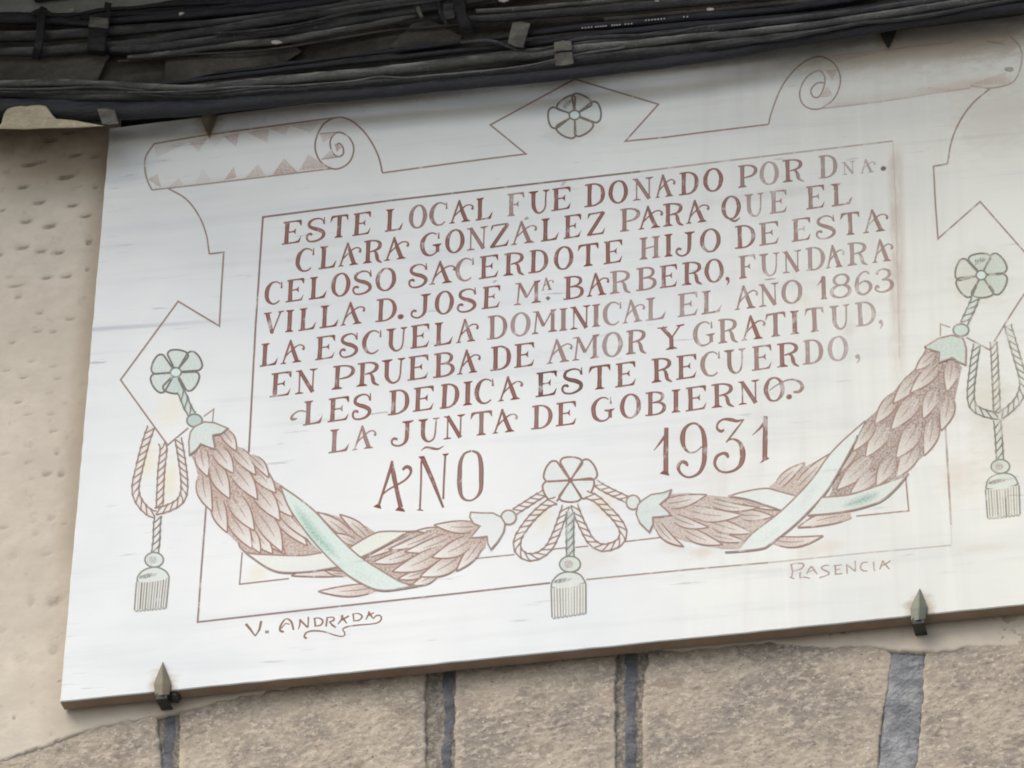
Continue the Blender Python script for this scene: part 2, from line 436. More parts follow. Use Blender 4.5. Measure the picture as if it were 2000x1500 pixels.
def vnoise(X, Z, s, seed, oct=4):
    """fast value noise on arrays"""
    r = np.random.default_rng(seed)
    T = r.random((256, 256)) * 2 - 1
    out = np.zeros_like(X); amp = 1.0; tot = 0
    for o in range(oct):
        u, v = X * s + 37.1 * o, Z * s + 11.7 * o
        i, j = np.floor(u).astype(int), np.floor(v).astype(int)
        f, g = u - i, v - j
        f = f * f * (3 - 2 * f); g = g * g * (3 - 2 * g)
        i0, i1, j0, j1 = i % 256, (i + 1) % 256, j % 256, (j + 1) % 256
        out += amp * ((T[i0, j0] * (1 - f) + T[i1, j0] * f) * (1 - g) + (T[i0, j1] * (1 - f) + T[i1, j1] * f) * g)
        tot += amp; amp *= 0.55; s *= 2.03
    return out / tot

def grid_mesh(name, X, Y, Z, mat, parent, col=None, keep=None):
    nz, nx = X.shape
    idx = np.arange(nz * nx).reshape(nz, nx)
    q = np.stack([idx[:-1, :-1], idx[:-1, 1:], idx[1:, 1:], idx[1:, :-1]], -1).reshape(-1, 4)
    if keep is not None:
        k = keep.ravel()
        q = q[k[q].any(1)]
    me = bpy.data.meshes.new(name)
    v = np.stack([X, Y, Z], -1).reshape(-1, 3) - np.array(wloc(parent))
    me.vertices.add(len(v)); me.vertices.foreach_set('co', v.astype('f').ravel())
    me.loops.add(q.size); me.loops.foreach_set('vertex_index', q.astype('i').ravel())
    me.polygons.add(len(q)); me.polygons.foreach_set('loop_start', np.arange(0, q.size, 4, dtype='i'))
    me.update(calc_edges=True); me.validate()
    me.polygons.foreach_set('use_smooth', np.ones(len(me.polygons), bool))
    me.materials.append(mat)
    a = me.color_attributes.new('paint', 'FLOAT_COLOR', 'POINT')
    cc = np.zeros((len(v), 4), 'f'); cc[:, 3] = 1
    if col is not None: cc[:, 0] = col.ravel()
    a.data.foreach_set('color', cc.ravel())
    o = bpy.data.objects.new(name, me); COL.objects.link(o); o.parent = parent
    return o

# lower edge of the plaster, over the stones
edge_px = [(-500, 1580), (-200, 1530), (0, 1486), (60, 1466), (120, 1446), (200, 1420), (300, 1402), (420, 1374), (520, 1350), (600, 1336), (720, 1320), (800, 1311), (900, 1298), (1000, 1290),
           (1100, 1275), (1250, 1268), (1330, 1272), (1400, 1264), (1500, 1254), (1560, 1262), (1620, 1266), (1700, 1264), (1760, 1272), (1830, 1274), (1900, 1266), (2000, 1264), (2200, 1250), (2600, 1210)]
E = P(*np.array(edge_px, float).T, 0.0)
zmin = float(P(1000, 1500, 0)[2]) - 0.75
ztop = float(P(0, 244, 0)[2])
xL, xR = -1.30, 1.60
def plaster(x0, x1, dx, dz, z0, z1):
    xs = np.arange(x0, x1 + dx / 2, dx); zs = np.arange(z0, z1 + dz / 2, dz)
    X, Z = np.meshgrid(xs, zs)
    ez = np.interp(xs, E[:, 0], E[:, 2])[None, :] + vnoise(X, Z, 55, 3) * 0.0035 + vnoise(X, Z, 200, 13) * 0.0012
    d = Z - ez                                            # above the edge > 0
    H = vnoise(X, Z, 9, 5) * 0.0016 + vnoise(X, Z, 60, 6) * 0.00035 + vnoise(X, Z, 260, 8) * 0.0001
    C = np.zeros_like(X)
    for (px, py, rx, rz, dep) in pits:
        c = P(px, py, 0.0)
        if not (x0 - .03 < c[0] < x1 + .03): continue
        u = (X - c[0]) / (rx * MM); w = (Z - c[2] - 0.08 * (X - c[0]) ) / (rz * MM)
        w = w - 0.5 * u * u                               # crescent, ends turned up
        m = np.exp(-(np.abs(u) ** 3) * 1.2) * np.where(w > 0, np.exp(-(w * 0.42) ** 2), np.exp(-(w * 1.9) ** 2))
        m *= 0.85 + 0.35 * vnoise(X, Z, 300, 21, 2)
        H -= dep * .75 * m
        C = np.maximum(C, np.clip(m * dep / 0.0024, 0, 1) * np.where(w > 1.6, 0.3, 1))
    roll = np.clip(d / 0.006, 0, 1)
    Y = -H * 1.0 + 0.005 * (1 - np.sqrt(np.clip(1 - (1 - roll) ** 2, 0, 1)))
    Y = np.where(d < 0, 0.02, Y)
    return grid_mesh('plaster_coat', X, Y, Z, m_plaster, wall, C, keep=d > -0.004)
pits = [(18, 262, 12, 5, .0018), (82, 262, 8, 4, .0014), (100, 275, 15, 6, .003), (135, 259, 14, 5, .003), (60, 323, 20, 5, .003), (82, 317, 12, 4, .002), (148, 304, 16, 4, .0026),
        (187, 307, 12, 5, .0018), (130, 348, 20, 6, .0032), (46, 367, 13, 5, .0028), (187, 368, 6, 3, .002), (77, 398, 14, 5, .0028), (4, 413, 9, 4, .002), (142, 404, 13, 4, .0028),
        (168, 424, 13, 4, .0028), (52, 435, 14, 5, .0028), (97, 445, 15, 6, .003), (45, 486, 15, 5, .0026), (81, 493, 13, 4, .0026), (116, 495, 12, 5, .0026), (174, 476, 8, 7, .0026),
        (0, 500, 8, 5, .002), (20, 543, 10, 4, .0012), (32, 560, 20, 4, .0018), (92, 544, 13, 4, .0024), (130, 542, 13, 4, .0026), (171, 528, 6, 5, .002), (36, 583, 8, 6, .0014),
        (78, 613, 9, 4, .0014), (137, 625, 11, 4, .0018), (74, 649, 10, 3, .0016), (105, 650, 9, 4, .0014), (24, 671, 9, 4, .0014), (63, 707, 9, 3, .0012), (103, 717, 8, 3, .001),
        (12, 725, 9, 3, .0014), (46, 739, 9, 3, .0014), (112, 741, 8, 3, .0012), (35, 787, 9, 3, .0016), (95, 770, 10, 4, .0008), (54, 811, 9, 3, .001), (100, 811, 9, 3, .001),
        (105, 845, 10, 3, .0014), (12, 889, 12, 4, .0012), (55, 906, 10, 4, .0010), (112, 888, 7, 5, .0014), (92, 929, 10, 5, .0018), (120, 930, 8, 6, .0018), (62, 938, 8, 4, .0008),
        (8, 1033, 10, 4, .0012), (67, 1021, 8, 4, .0008), (100, 1015, 10, 8, .001), (125, 1025, 8, 4, .001), (70, 1045, 8, 5, .0008), (25, 1090, 14, 8, .0006), (90, 1085, 12, 5, .0008),
        (105, 1180, 16, 12, .0014), (60, 1180, 9, 14, .0008), (105, 1275, 12, 12, .001), (40, 1290, 16, 10, .0007), (5, 1235, 10, 8, .0008), (28, 1405, 3, 3, .002)]
for k in range(150):                                       # the same trowel marks run on to the left, out of the picture
    pits.append((rng.uniform(-700, -15), 250 + 1000 * rng.random() ** 1.4, rng.uniform(8, 16), rng.uniform(3, 6), rng.uniform(.001, .003)))
xa = float(P(-15, 240, 0)[0]); xb = float(P(235, 250, 0)[0])
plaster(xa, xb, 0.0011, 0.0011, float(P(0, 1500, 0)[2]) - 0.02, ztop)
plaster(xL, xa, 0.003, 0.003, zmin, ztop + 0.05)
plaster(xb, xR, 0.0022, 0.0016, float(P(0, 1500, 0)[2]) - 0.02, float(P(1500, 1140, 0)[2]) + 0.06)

# stones: photo outlines of the joints
def stone(name, left, right, top, bot, seed, mat=None, base=0.006, proud=0.004, step=0.0017, rough=1.0, arris=True, core=None):
    """left/right: [(px,py)...] top to bottom; a block between the two joint lines"""
    L = P(*np.array(left, float).T, 0.004); Rr = P(*np.array(right, float).T, 0.004)
    zt, zb = top, bot
    nz = int((zt - zb) / step); zs = np.linspace(zb, zt, nz)
    lx = np.interp(zs, L[::-1, 2], L[::-1, 0]); rx = np.interp(zs, Rr[::-1, 2], Rr[::-1, 0])
    nx = max(4, int((rx - lx).mean() / step)); U = np.linspace(0, 1, nx)[None, :]
    wig = vnoise(np.zeros(nz), zs, 60, seed, 5) * 0.0025 * rough + vnoise(np.ones(nz), zs, 330, seed + 9, 3) * 0.0014
    wig2 = vnoise(np.ones(nz) * 5, zs, 60, seed + 1, 5) * 0.0025 * rough + vnoise(np.ones(nz) * 3, zs, 330, seed + 8, 3) * 0.0014
    X = (lx + wig)[:, None] * (1 - U) + (rx + wig2)[:, None] * U
    Z = np.repeat(zs[:, None], nx, 1)
    e = np.minimum(X - X[:, :1], X[:, -1:] - X)
    ez = np.minimum(Z - zb, zt - Z)
    e = np.minimum(e, ez) + vnoise(X, Z, 70, seed + 2) * 0.003
    k = np.clip(e / 0.012, 0, 1)
    H = proud * np.sqrt(np.clip(1 - (1 - k) ** 2, 0, 1)) + (vnoise(X, Z, 12, seed + 3, 6) * 0.0045 + vnoise(X, Z * 1.6, 130, seed + 4, 4) * 0.0013) * rough * np.clip(k + .3, 0, 1)
    Y = base - H
    Y[:, 0] = Y[:, -1] = 0.016
    Y[0, :] = 0.03
    Cc = np.clip(1 - e / 0.014, 0, 1) * np.clip(vnoise(X, Z, 30, seed + 6) + .55, 0, 1) if arris else None
    if core:
        c0 = float(P(core[0], 1450, 0.004)[0]); c1 = float(P(core[1], 1450, 0.004)[0])
        dd = np.minimum(X - c0, c1 - X) if not core[2] else np.minimum(X - lx[:, None], rx[:, None] - X) - core[3]
        dd = dd + vnoise(X, Z, 45, seed + 31, 5) * 0.006
        Cc = np.clip(dd / 0.004 + .5, 0, 1)
        Y += (1 - Cc) * 0.002
    return grid_mesh(name, X, Y, Z, mat or m_stone, wall, Cc)
topz = float(P(1500, 1160, 0.004)[2]) - 0.006
botz = float(P(1000, 1500, 0)[2]) - 0.42
def ln(a, b_, c_): return [a, b_, c_]
J = [([(-560, 1150), (-540, 2100)], [(-530, 1150), (-515, 2100)]),
     ([(312, 1150), (308, 1400), (318, 1500), (314, 2100)], [(344, 1150), (347, 1400), (349, 1500), (356, 2100)]),
     ([(838, 1150), (832, 1315), (834, 1500), (824, 2100)], [(890, 1150), (888, 1315), (885, 1500), (882, 2100)]),
     ([(1206, 1150), (1204, 1290), (1204, 1500), (1202, 2100)], [(1258, 1150), (1264, 1290), (1252, 1360), (1254, 1500), (1258, 2100)]),
     ([(1752, 1100), (1742, 1290), (1724, 1420), (1716, 1500), (1700, 2100)], [(1806, 1100), (1804, 1290), (1796, 1420), (1787, 1500), (1775, 2100)]),
     ([(2360, 1100), (2380, 2100)], [(2400, 1100), (2415, 2100)])]
CORE = [(-550, -530, 0), (317, 340, 0), (864, 882, 0), (1221, 1242, 0), (0, 0, 1, 0.003), (2370, 2400, 0)]
for i in range(len(J) - 1):
    big = i in (0, 4)
    stone('stone_block', J[i][1], J[i + 1][0], topz, botz, 40 + 10 * i)
for i, (l, r) in enumerate(J):
    l = [(a - 9, b_) for a, b_ in l]; r = [(a + 9, b_) for a, b_ in r]
    if i in (3,): stone('mortar_joint', l, r, topz, botz, 140 + i, m_mortar, 0.0085, 0.003, 0.0017, 1.0, False, CORE[i])
    elif i == 4: stone('mortar_joint', l, r, topz, botz, 140 + i, m_mortar_pale, 0.0085, 0.004, 0.0017, 1.3, False, CORE[i])
    else: stone('mortar_joint', l, r, topz, botz, 140 + i, m_mortar, 0.0085, 0.003, 0.0017, 1.0, False, CORE[i])

def box(name, x0, x1, y0, y1, z0, z1, mat, parent=None, bev=0.0):
    bm = bmesh.new()
    bmesh.ops.create_cube(bm, size=1)
    for v in bm.verts:
        v.co = Vector((x0 + (v.co.x + .5) * (x1 - x0), y0 + (v.co.y + .5) * (y1 - y0), z0 + (v.co.z + .5) * (z1 - z0)))
    if bev: bmesh.ops.bevel(bm, geom=bm.edges[:], offset=bev, segments=2, affect='EDGES')
    me = bpy.data.meshes.new(name)
    off = wloc(parent) if parent else Vector(((x0 + x1) / 2, (y0 + y1) / 2, (z0 + z1) / 2))
    bmesh.ops.translate(bm, verts=bm.verts, vec=-off)
    bm.to_mesh(me); bm.free(); me.materials.append(mat)
    o = bpy.data.objects.new(name, me); COL.objects.link(o)
    if parent: o.parent = parent
    else: o.location = off
    return o

GZ = float(CAM.z) - 1.55                                   # street level
box('lower_masonry', xL, xR, 0.03, 0.35, GZ, ztop + 0.02, m_stone, wall)
box('base_course', xL, xR, 0.005, 0.029, GZ, botz - 0.01, m_stone, wall)
bpy.data.objects['lower_masonry'].name = 'masonry_core'

ground = mesh_obj('street', [(-120, -120, GZ), (120, -120, GZ), (120, 120, GZ), (-120, 120, GZ)], [(0, 1, 2, 3)], m_street)
tag(ground, kind='structure')

# sooty plaster lump left standing proud under the beam
lump = [(2, 243), (7, 224), (14, 213), (26, 209), (40, 207), (52, 208), (62, 206), (76, 205), (90, 207), (97, 215), (103, 224), (110, 232), (130, 234), (150, 236), (172, 240), (205, 246), (150, 250), (90, 251), (50, 253), (-60, 250), (-60, 240)]
def slab_from_outline(name, pts, y0, y1, mat, parent, jitter=0.0, inset=2.0):
    pts = np.array(pts, float)
    c = pts.mean(0)
    n = len(pts)
    dirs = (c - pts) / (np.hypot(*(c - pts).T)[:, None] + 1e-6)
    inner = pts + dirs * inset
    v = np.concatenate([P(*pts.T, y0), P(*pts.T, y0 + .88 * (y1 - y0)), P(*inner.T, y1)])
    if jitter: v[2 * n:, 1] += rng.normal(0, jitter, n)
    faces = []
    for a in (0, n):
        faces += [(a + i, a + (i + 1) % n, a + n + (i + 1) % n, a + n + i) for i in range(n)]
    tri = tessellate_polygon([[Vector((*p, 0)) for p in inner]])
    faces += [tuple(2 * n + k for k in tr) for tr in tri]
    o = mesh_obj(name, v, faces, mat, parent)
    bm = bmesh.new(); bm.from_mesh(o.data); bmesh.ops.recalc_face_normals(bm, faces=bm.faces); bm.to_mesh(o.data); bm.free()
    return o
slab_from_outline('plaster_lump', lump, 0.0, -0.096, m_bonding, wall, 0.0005)

# timber beam behind the cables, sagging render above it, and the jetty overhead
beam = empty('timber_beam', (0, 0, 0), 'dark old timber beam running behind the bundle of cables', 'beam')
def strip(name, top, bot, yf, yb, mat, parent, nx=260, nzz=14, amp=0.003, seed=9):
    """long member: top / bottom lines in photo pixels at its front face yf"""
    t_ = resample(P(*np.array(top, float).T, yf), nx); b_ = resample(P(*np.array(bot, float).T, yf), nx)
    V = np.linspace(0, 1, nzz)[:, None, None]
    G = b_[None] * (1 - V) + t_[None] * V
    X, Z = G[..., 0], G[..., 2]
    Y = np.full_like(X, yf) + vnoise(X * .35, Z * 3, 30, seed, 5) * amp
    X = np.vstack([X[:1], X, X[-1:]]); Z = np.vstack([Z[:1], Z, Z[-1:]]); Y = np.vstack([np.full((1, nx), yb), Y, np.full((1, nx), yb)])
    return grid_mesh(name, X, Y, Z, mat, parent)
strip('beam_face', [(-500, 110), (0, 112), (200, 108), (400, 80), (700, 40), (1000, 0), (1300, -40), (2000, -135), (2500, -200)],
      [(-500, 200), (0, 196), (200, 190), (400, 176), (800, 160), (1200, 112), (1600, 62), (2000, 8), (2500, -60)], -0.045, 0.05, m_wood, beam, 500, 30, 0.006, 9)
strip('beam_board', [(-500, 20), (0, 24), (200, 24), (400, -10), (700, -60), (2000, -260), (2500, -330)],
      [(-500, 112), (0, 114), (200, 112), (400, 86), (700, 46), (1000, 8), (1300, -34), (2000, -128), (2500, -190)], -0.038, 0.05, m_wood, beam, 400, 20, 0.005, 19)
# cracked end grain and blocks seen between the cables
slab_from_outline('wood_patch', [(323, 108), (360, 98), (400, 92), (470, 88), (560, 80), (590, 100), (560, 122), (460, 136), (345, 158), (322, 160)], -0.045, -0.056, m_wood, beam, 0.001)
slab_from_outline('wood_patch', [(95, 84), (168, 80), (200, 84), (215, 110), (205, 125), (192, 158), (60, 158), (0, 156), (-60, 156), (-60, 118), (60, 117)], -0.045, -0.058, m_wood, beam, 0.001)
slab_from_outline('wood_patch', [(805, 46), (840, 38), (880, 58), (905, 72), (890, 84), (800, 96), (760, 92)], -0.045, -0.06, m_wood, beam, 0.001)
upper = empty('upper_wall', (0, 0, 0), 'grey green rendered upper wall showing above the cables at top left', 'wall')
uz0 = float(P(100, 30, -0.03)[2]) - 0.05
box('render_coat', xL, xR, -0.030, 0.35, uz0, 0.95, m_upper, upper)
jet = empty('jetty_floor', (0, 0, 0), 'timber floor of the overhanging upper storey above the wall', 'overhang')
JZ, JD = 0.80, 0.56
k = 0
xx = xL
while xx < xR:
    box('floor_board', xx, min(xx + 0.176, xR), -JD, 0.35, JZ + 0.12, JZ + 0.145, m_wood, jet, 0.002)
    xx += 0.18
xx = xL + 0.1
while xx < xR:
    box('joist', xx, xx + 0.12, -JD + 0.02, -0.031, JZ, JZ + 0.118, m_wood, jet, 0.006)
    xx += 0.45
# ------------------------------------------------------------------ the plaque
plaque = empty('marble_plaque', (0, FACE, 0), 'white marble memorial plaque painted with a scroll, garlands and faded red lettering', 'plaque')
CX = float(P(1117, 560)[0])
lt, lb = P(214, 250), P(117, 1370.5)
rx = 2 * CX - (lt[0] + lb[0]) / 2 + 0.01
def onplane(px, py, z): return float(P(px, py)[2])
kt = (P(1735, 61)[2] - lt[2]) / (P(1735, 61)[0] - lt[0]); kb = (P(2000, 1181)[2] - lb[2]) / (P(2000, 1181)[0] - lb[0])
corners = [(lb[0], lb[2]), (rx, lb[2] + kb * (rx - lb[0])), (rx, lt[2] + kt * (rx - lt[0])), (lt[0], lt[2])]
def plaque_slab():
    bm = bmesh.new()
    n = 60
    out = []
    for i in range(4):
        a, b_ = np.array(corners[i]), np.array(corners[(i + 1) % 4])
        for k in range(n): out.append(a + (b_ - a) * k / n)
    out = np.array(out)
    nrm = out - out.mean(0); 
    jit = rng.normal(0, 1, len(out)) * 0.00025
    out2 = out + np.sign(nrm) * jit[:, None] * (np.arange(len(out)) % n > 0)[:, None]
    fr = [bm.verts.new((x, FACE, z)) for x, z in out2 - np.sign(nrm) * 0.0012]
    md = [bm.verts.new((x, FACE + 0.0015, z)) for x, z in out2]
    bk = [bm.verts.new((x, -0.004, z)) for x, z in out2]
    f = [bm.faces.new(fr)]; f[0].material_index = 0
    m = len(fr)
    for a, b_, mi in ((fr, md, 0), (md, bk, 1)):
        for i in range(m):
            q = bm.faces.new([a[i], b_[i], b_[(i + 1) % m], a[(i + 1) % m]]); q.material_index = mi
    bmesh.ops.recalc_face_normals(bm, faces=bm.faces)
    bmesh.ops.translate(bm, verts=bm.verts, vec=-Vector(plaque.location))
    me = bpy.data.meshes.new('slab'); bm.to_mesh(me); bm.free()
    me.materials.append(m_marble); me.materials.append(m_edge)
    o = bpy.data.objects.new('slab', me); COL.objects.link(o); o.parent = plaque
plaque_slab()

CROP = dict(K=(0, 0, 2.857), P=(600, 0, 2.857), Z=(1300, 0, 2.857), O=(150, 500, 3.75), T=(200, 800, 3.333), L=(550, 900, 4), R=(900, 850, 3.751),
            M=(1200, 850, 4.444), N=(1450, 600, 3.333), Q=(1700, 350, 3.75), S=(1800, 600, 3.333), G=(700, 840, 6.667), H=(1240, 780, 6.25),
            I=(460, 1160, 6.25), J=(1520, 1070, 7.692), A=(500, 370, 4.762), B=(900, 320, 4.762), C=(1300, 270, 4.348), D=(490, 620, 4.762),
            E=(900, 580, 4.762), F=(1300, 530, 4.348), X=(0, 0, 1))
def C_(tag_, *pts):
    x, y, s = CROP[tag_]
    return [(x + a / s, y + b_ / s) for a, b_ in pts]

RED = (0.195, 0.050, 0.031); BRN = (0.215, 0.088, 0.048); PLUM = (0.155, 0.060, 0.040); OLIVE = (0.085, 0.080, 0.058); TERR = (0.235, 0.080, 0.040); DARK = (0.105, 0.026, 0.018)
LEAFD = (0.340, 0.178, 0.098); LEAFL = (0.68, 0.575, 0.46); MINT = (0.42, 0.56, 0.47); MINTD = (0.16, 0.38, 0.28); MINTP = (0.64, 0.74, 0.70); PINK = (0.46, 0.325, 0.265); SAGE = (0.52, 0.58, 0.48)
layer = [0]
class Draw:
    def __init__(s, mat=None):
        s.v, s.f, s.c = [], [], []; s.mat = mat or m_line
    def depth(s):
        layer[0] += 1
        return FACE - 0.00003 - 0.0000022 * layer[0]
    def _add(s, pts, y, faces, cols):
        k = sum(len(a) for a in s.v)
        s.v.append(P(pts[:, 0], pts[:, 1], y)); s.f += [tuple(k + i for i in f) for f in faces]; s.c.append(cols)
    def stroke(s, pts, w, col=BRN, a=0.85, smooth=True, closed=False, hollow=0.88, n=6):
        """pts in photo pixels; w one width or one per point"""
        pts = [tuple(p) for p in pts]
        ws = [w] * len(pts) if np.isscalar(w) else list(w)
        q = np.array([(*p, ww) for p, ww in zip(pts, ws)], float)
        if smooth and len(q) > 2: q = catmull(q, n, closed)
        elif not smooth and len(q) > 1:
            q = np.concatenate([np.linspace(q[i], q[i + 1], 2)[: (2 if i == len(q) - 2 else 1)] for i in range(len(q) - 1)])
        if closed: q = np.vstack([q, q[:1]]) if smooth else q
        t = np.gradient(q[:, :2], axis=0)
        if closed: t[0] = t[-1] = (q[1, :2] - q[-2, :2])
        t /= np.hypot(*t.T)[:, None] + 1e-9
        nrm = np.stack([-t[:, 1], t[:, 0]], -1) * q[:, 2:3] / 2
        if not smooth and len(q) > 2:                     # mitres
            for i in range(1, len(q) - 1):
                a1 = q[i, :2] - q[i - 1, :2]; a2 = q[i + 1, :2] - q[i, :2]
                a1 /= np.hypot(*a1); a2 /= np.hypot(*a2)
                m_ = np.array([-(a1 + a2)[1], (a1 + a2)[0]]); m_ /= np.hypot(*m_) + 1e-9
                nrm[i] = m_ * q[i, 2] / 2 / max(0.35, abs(np.dot(m_, [-a1[1], a1[0]])))
        m = len(q)
        pp = np.concatenate([q[:, :2] - nrm, q[:, :2], q[:, :2] + nrm])
        faces = [(i, i + 1, m + i + 1, m + i) for i in range(m - 1)] + [(m + i, m + i + 1, 2 * m + i + 1, 2 * m + i) for i in range(m - 1)]
        cols = np.ones((3 * m, 4)); cols[:, :3] = col; cols[:, 3] = a
        cols[m:2 * m, 3] = a * hollow
        s._add(pp, s.depth(), faces, cols)
        return s
    def fill(s, pts, col=LEAFL, a=0.9, smooth=False, grad=None):
        """grad: (p0, p1, colour at p1, alpha at p1)"""
        q = catmull([np.array(p, float) for p in pts], 5, True) if smooth else np.array(pts, float)
        cols = np.ones((len(q), 4)); cols[:, :3] = col; cols[:, 3] = a
        if grad:
            p0, p1 = np.array(grad[0]), np.array(grad[1]); d = p1 - p0
            k = np.clip(((q - p0) @ d) / (d @ d), 0, 1)[:, None]
            cols[:, :3] = cols[:, :3] * (1 - k) + np.array(grad[2]) * k; cols[:, 3:] = cols[:, 3:] * (1 - k) + grad[3] * k
        tri = tessellate_polygon([[Vector((*p, 0)) for p in q]])
        s._add(q, s.depth(), [tuple(t_) for t_ in tri], cols)
        return s
    def strip(s, A_, B_, cols_a, cols_b, al_a=0.8, al_b=0.8):
        """soft patch between two polylines"""
        A_, B_ = resample(np.array(A_, float), 12), resample(np.array(B_, float), 12)
        K = np.linspace(0, 1, 5)
        pts = np.concatenate([A_ * (1 - k) + B_ * k for k in K])
        cols = np.ones((60, 4))
        for j, k in enumerate(K):
            cols[j * 12:(j + 1) * 12, :3] = np.array(cols_a) * (1 - k) + np.array(cols_b) * k
            cols[j * 12:(j + 1) * 12, 3] = (al_a * (1 - k) + al_b * k)
        s._add(pts, s.depth(), [(j * 12 + i, j * 12 + i + 1, j * 12 + i + 13, j * 12 + i + 12) for j in range(4) for i in range(11)], cols)
        return s
    def patch(s, spine, r, col, a):
        """soft edged dab along a spine"""
        q = catmull(np.array(spine, float), 6)
        t = np.gradient(q, axis=0); t /= np.hypot(*t.T)[:, None]
        nn = np.stack([-t[:, 1], t[:, 0]], -1)
        m = len(q); prof = np.sin(np.linspace(0, np.pi, m)) ** .6
        rows = [-1, -.5, 0, .5, 1]
        pts = np.concatenate([q + nn * (r * k * (prof[:, None] + .15)) for k in rows])
        cols = np.ones((m * 5, 4)); cols[:, :3] = col
        for j, k in enumerate(rows): cols[j * m:(j + 1) * m, 3] = a * (1 - abs(k)) * prof
        return pts, cols, m
    def obj(s, name, parent, label=None):
        o = mesh_obj(name, np.concatenate(s.v), s.f, s.mat, parent, cols=np.concatenate(s.c))
        if label: o['label'] = label
        return o
def sub(name, parent, label=None):
    o = empty(name, (0, 0, 0)); o.parent = parent
    if label: o['label'] = label
    return o

# ---- ruled frame lines
def line(name, pts, w=3.6, col=PLUM, a=0.8, smooth=False, **k):
    d = Draw(); d.stroke(pts, w, col, a, smooth, **k)
    return d.obj(name, plaque)
line('frame_line', [(486, 884), (499, 640), (513.5, 424), (760, 392), (1000, 364), (1250, 335)], 3.8, PLUM, 0.92)
line('frame_line', [(1250, 335), (1420, 314), (1500, 304.5), (1744, 275.5)], 3.4, BRN, 0.62)
line('frame_line', [(1744, 275.5), (1750, 420), (1757, 700)], 2.8, BRN, 0.22)
line('frame_line', C_('T', (910, 930), (893, 1137), (1215, 1100)), 3.2, BRN, 0.85)
line('frame_line', C_('L', (1520, 763), (1820, 733)), 3.0, BRN, 0.8)
line('frame_line', C_('R', (650, 838), (770, 825)), 3.0, BRN, 0.8)
line('frame_line', C_('R', (840, 822), (935, 812)), 3.0, BRN, 0.8)
line('frame_line', C_('R', (1200, 780), (1500, 745)), 3.0, TERR, 0.85)
line('frame_line', C_('N', (740, 1360), (1083, 1326), (1063, 1110)), 3.2, TERR, 0.85)
line('frame_line', [(403, 985), (392, 1130), (386, 1215), (600, 1191), (900, 1158.5), (1075, 1138.5)], 3.8, PLUM, 0.88)
line('frame_line', [(1145, 1132), (1350, 1112), (1500, 1099)], 3.4, BRN, 0.78)
line('frame_line', [(1500, 1099), (1700, 1079), (1858, 1065)], 2.8, BRN, 0.45)
line('frame_line', [(1846, 829), (1852, 925), (1857.5, 1025)], 4.0, TERR, 0.75)
line('frame_line', [(1857.5, 1025), (1859, 1063)], 2.4, BRN, 0.2)
# ---- the painted parchment scroll
line('scroll_outline', C_('K', (848, 1060), (820, 1000), (808, 930), (815, 870), (862, 800)), 3.4, BRN, 0.8, True)
line('scroll_outline', C_('K', (862, 802), (1010, 776), (1160, 752), (1500, 706), (1865, 657)), 3.0, BRN, 0.85, True)
line('scroll_outline', C_('K', (848, 1060), (1100, 1032), (1450, 990), (1860, 940)), 3.0, BRN, 0.75, True)
line('scroll_volute', C_('P', (420, 965), (400, 880), (360, 795), (305, 722), (235, 668), (165, 655), (90, 695), (45, 795), (60, 880), (110, 930), (172, 942), (235, 905), (260, 835), (240, 775), (195, 742), (155, 745), (128, 790), (140, 850), (172, 874), (200, 860), (200, 825), (178, 800), (160, 815)), 3.4, BRN, 0.9, True)
line('scroll_outline', C_('P', (70, 745), (165, 738)), 2.2, BRN, 0.7)
line('scroll_outline', C_('P', (80, 888), (188, 874)), 2.6, BRN, 0.7)
line('scroll_outline', C_('P', (420, 965), (820, 910), (1220, 859), (1022, 697), (1492, 441), (1960, 582), (1775, 788), (2000, 766), (2180, 742), (2574, 694)), 3.3, BRN, 0.85)
line('scroll_volute', C_('Z', (575, 693), (590, 630), (640, 500), (705, 405), (785, 338), (865, 316), (935, 350), (972, 415), (970, 485), (935, 555), (870, 604), (805, 606), (762, 575), (748, 520), (770, 455), (810, 412), (860, 395), (888, 430), (882, 490), (855, 540), (822, 538), (812, 500), (845, 464), (885, 462)), 3.2, BRN, 0.78, True)
line('scroll_outline', C_('Z', (870, 606), (1100, 580), (1300, 552), (1520, 516), (1700, 492)), 2.6, BRN, 0.5, True)
line('scroll_outline', C_('Z', (865, 540), (930, 533)), 2.4, BRN, 0.5)
line('scroll_outline', C_('Z', (930, 312), (1200, 282), (1420, 255), (1600, 236)), 2.0, BRN, 0.35, True)
line('scroll_outline', C_('Z', (1790, 230), (1885, 246)), 3.0, PLUM, 0.4, True)
line('scroll_outline', C_('Z', (1700, 478), (1810, 492), (1920, 468), (1965, 420), (1988, 330), (1975, 260), (1925, 205)), 3.4, BRN, 0.55, True)
line('scroll_outline', C_('Z', (1808, 495), (1710, 580), (1640, 680), (1595, 790), (1573, 914)), 3.4, BRN, 0.8, True)
line('scroll_outline', C_('Z', (1573, 914), (1495, 928), (1505, 1130), (1520, 1332), (1755, 1125), (2000, 1403), (2092, 1500), (1934, 1743), (1806, 1951), (1680, 1884)), 3.4, BRN, 0.85)
line('scroll_outline', C_('K', (940, 1052), (1040, 1112), (1110, 1205), (1150, 1305), (1168, 1418)), 3.2, BRN, 0.85, True)
line('scroll_outline', [(409, 496), (437, 492.5), (432, 570), (428.5, 637), (348, 588.5), (235.5, 742), (327.5, 869.5), (367.5, 836)], 3.4, BRN, 0.88)
line('scroll_outline', C_('O', (930, 1175), (1003, 1122), (994, 1215)), 2.8, BRN, 0.75)
line('scroll_outline', C_('Q', (512, 1150), (513, 1060), (585, 1086)), 2.8, TERR, 0.75)
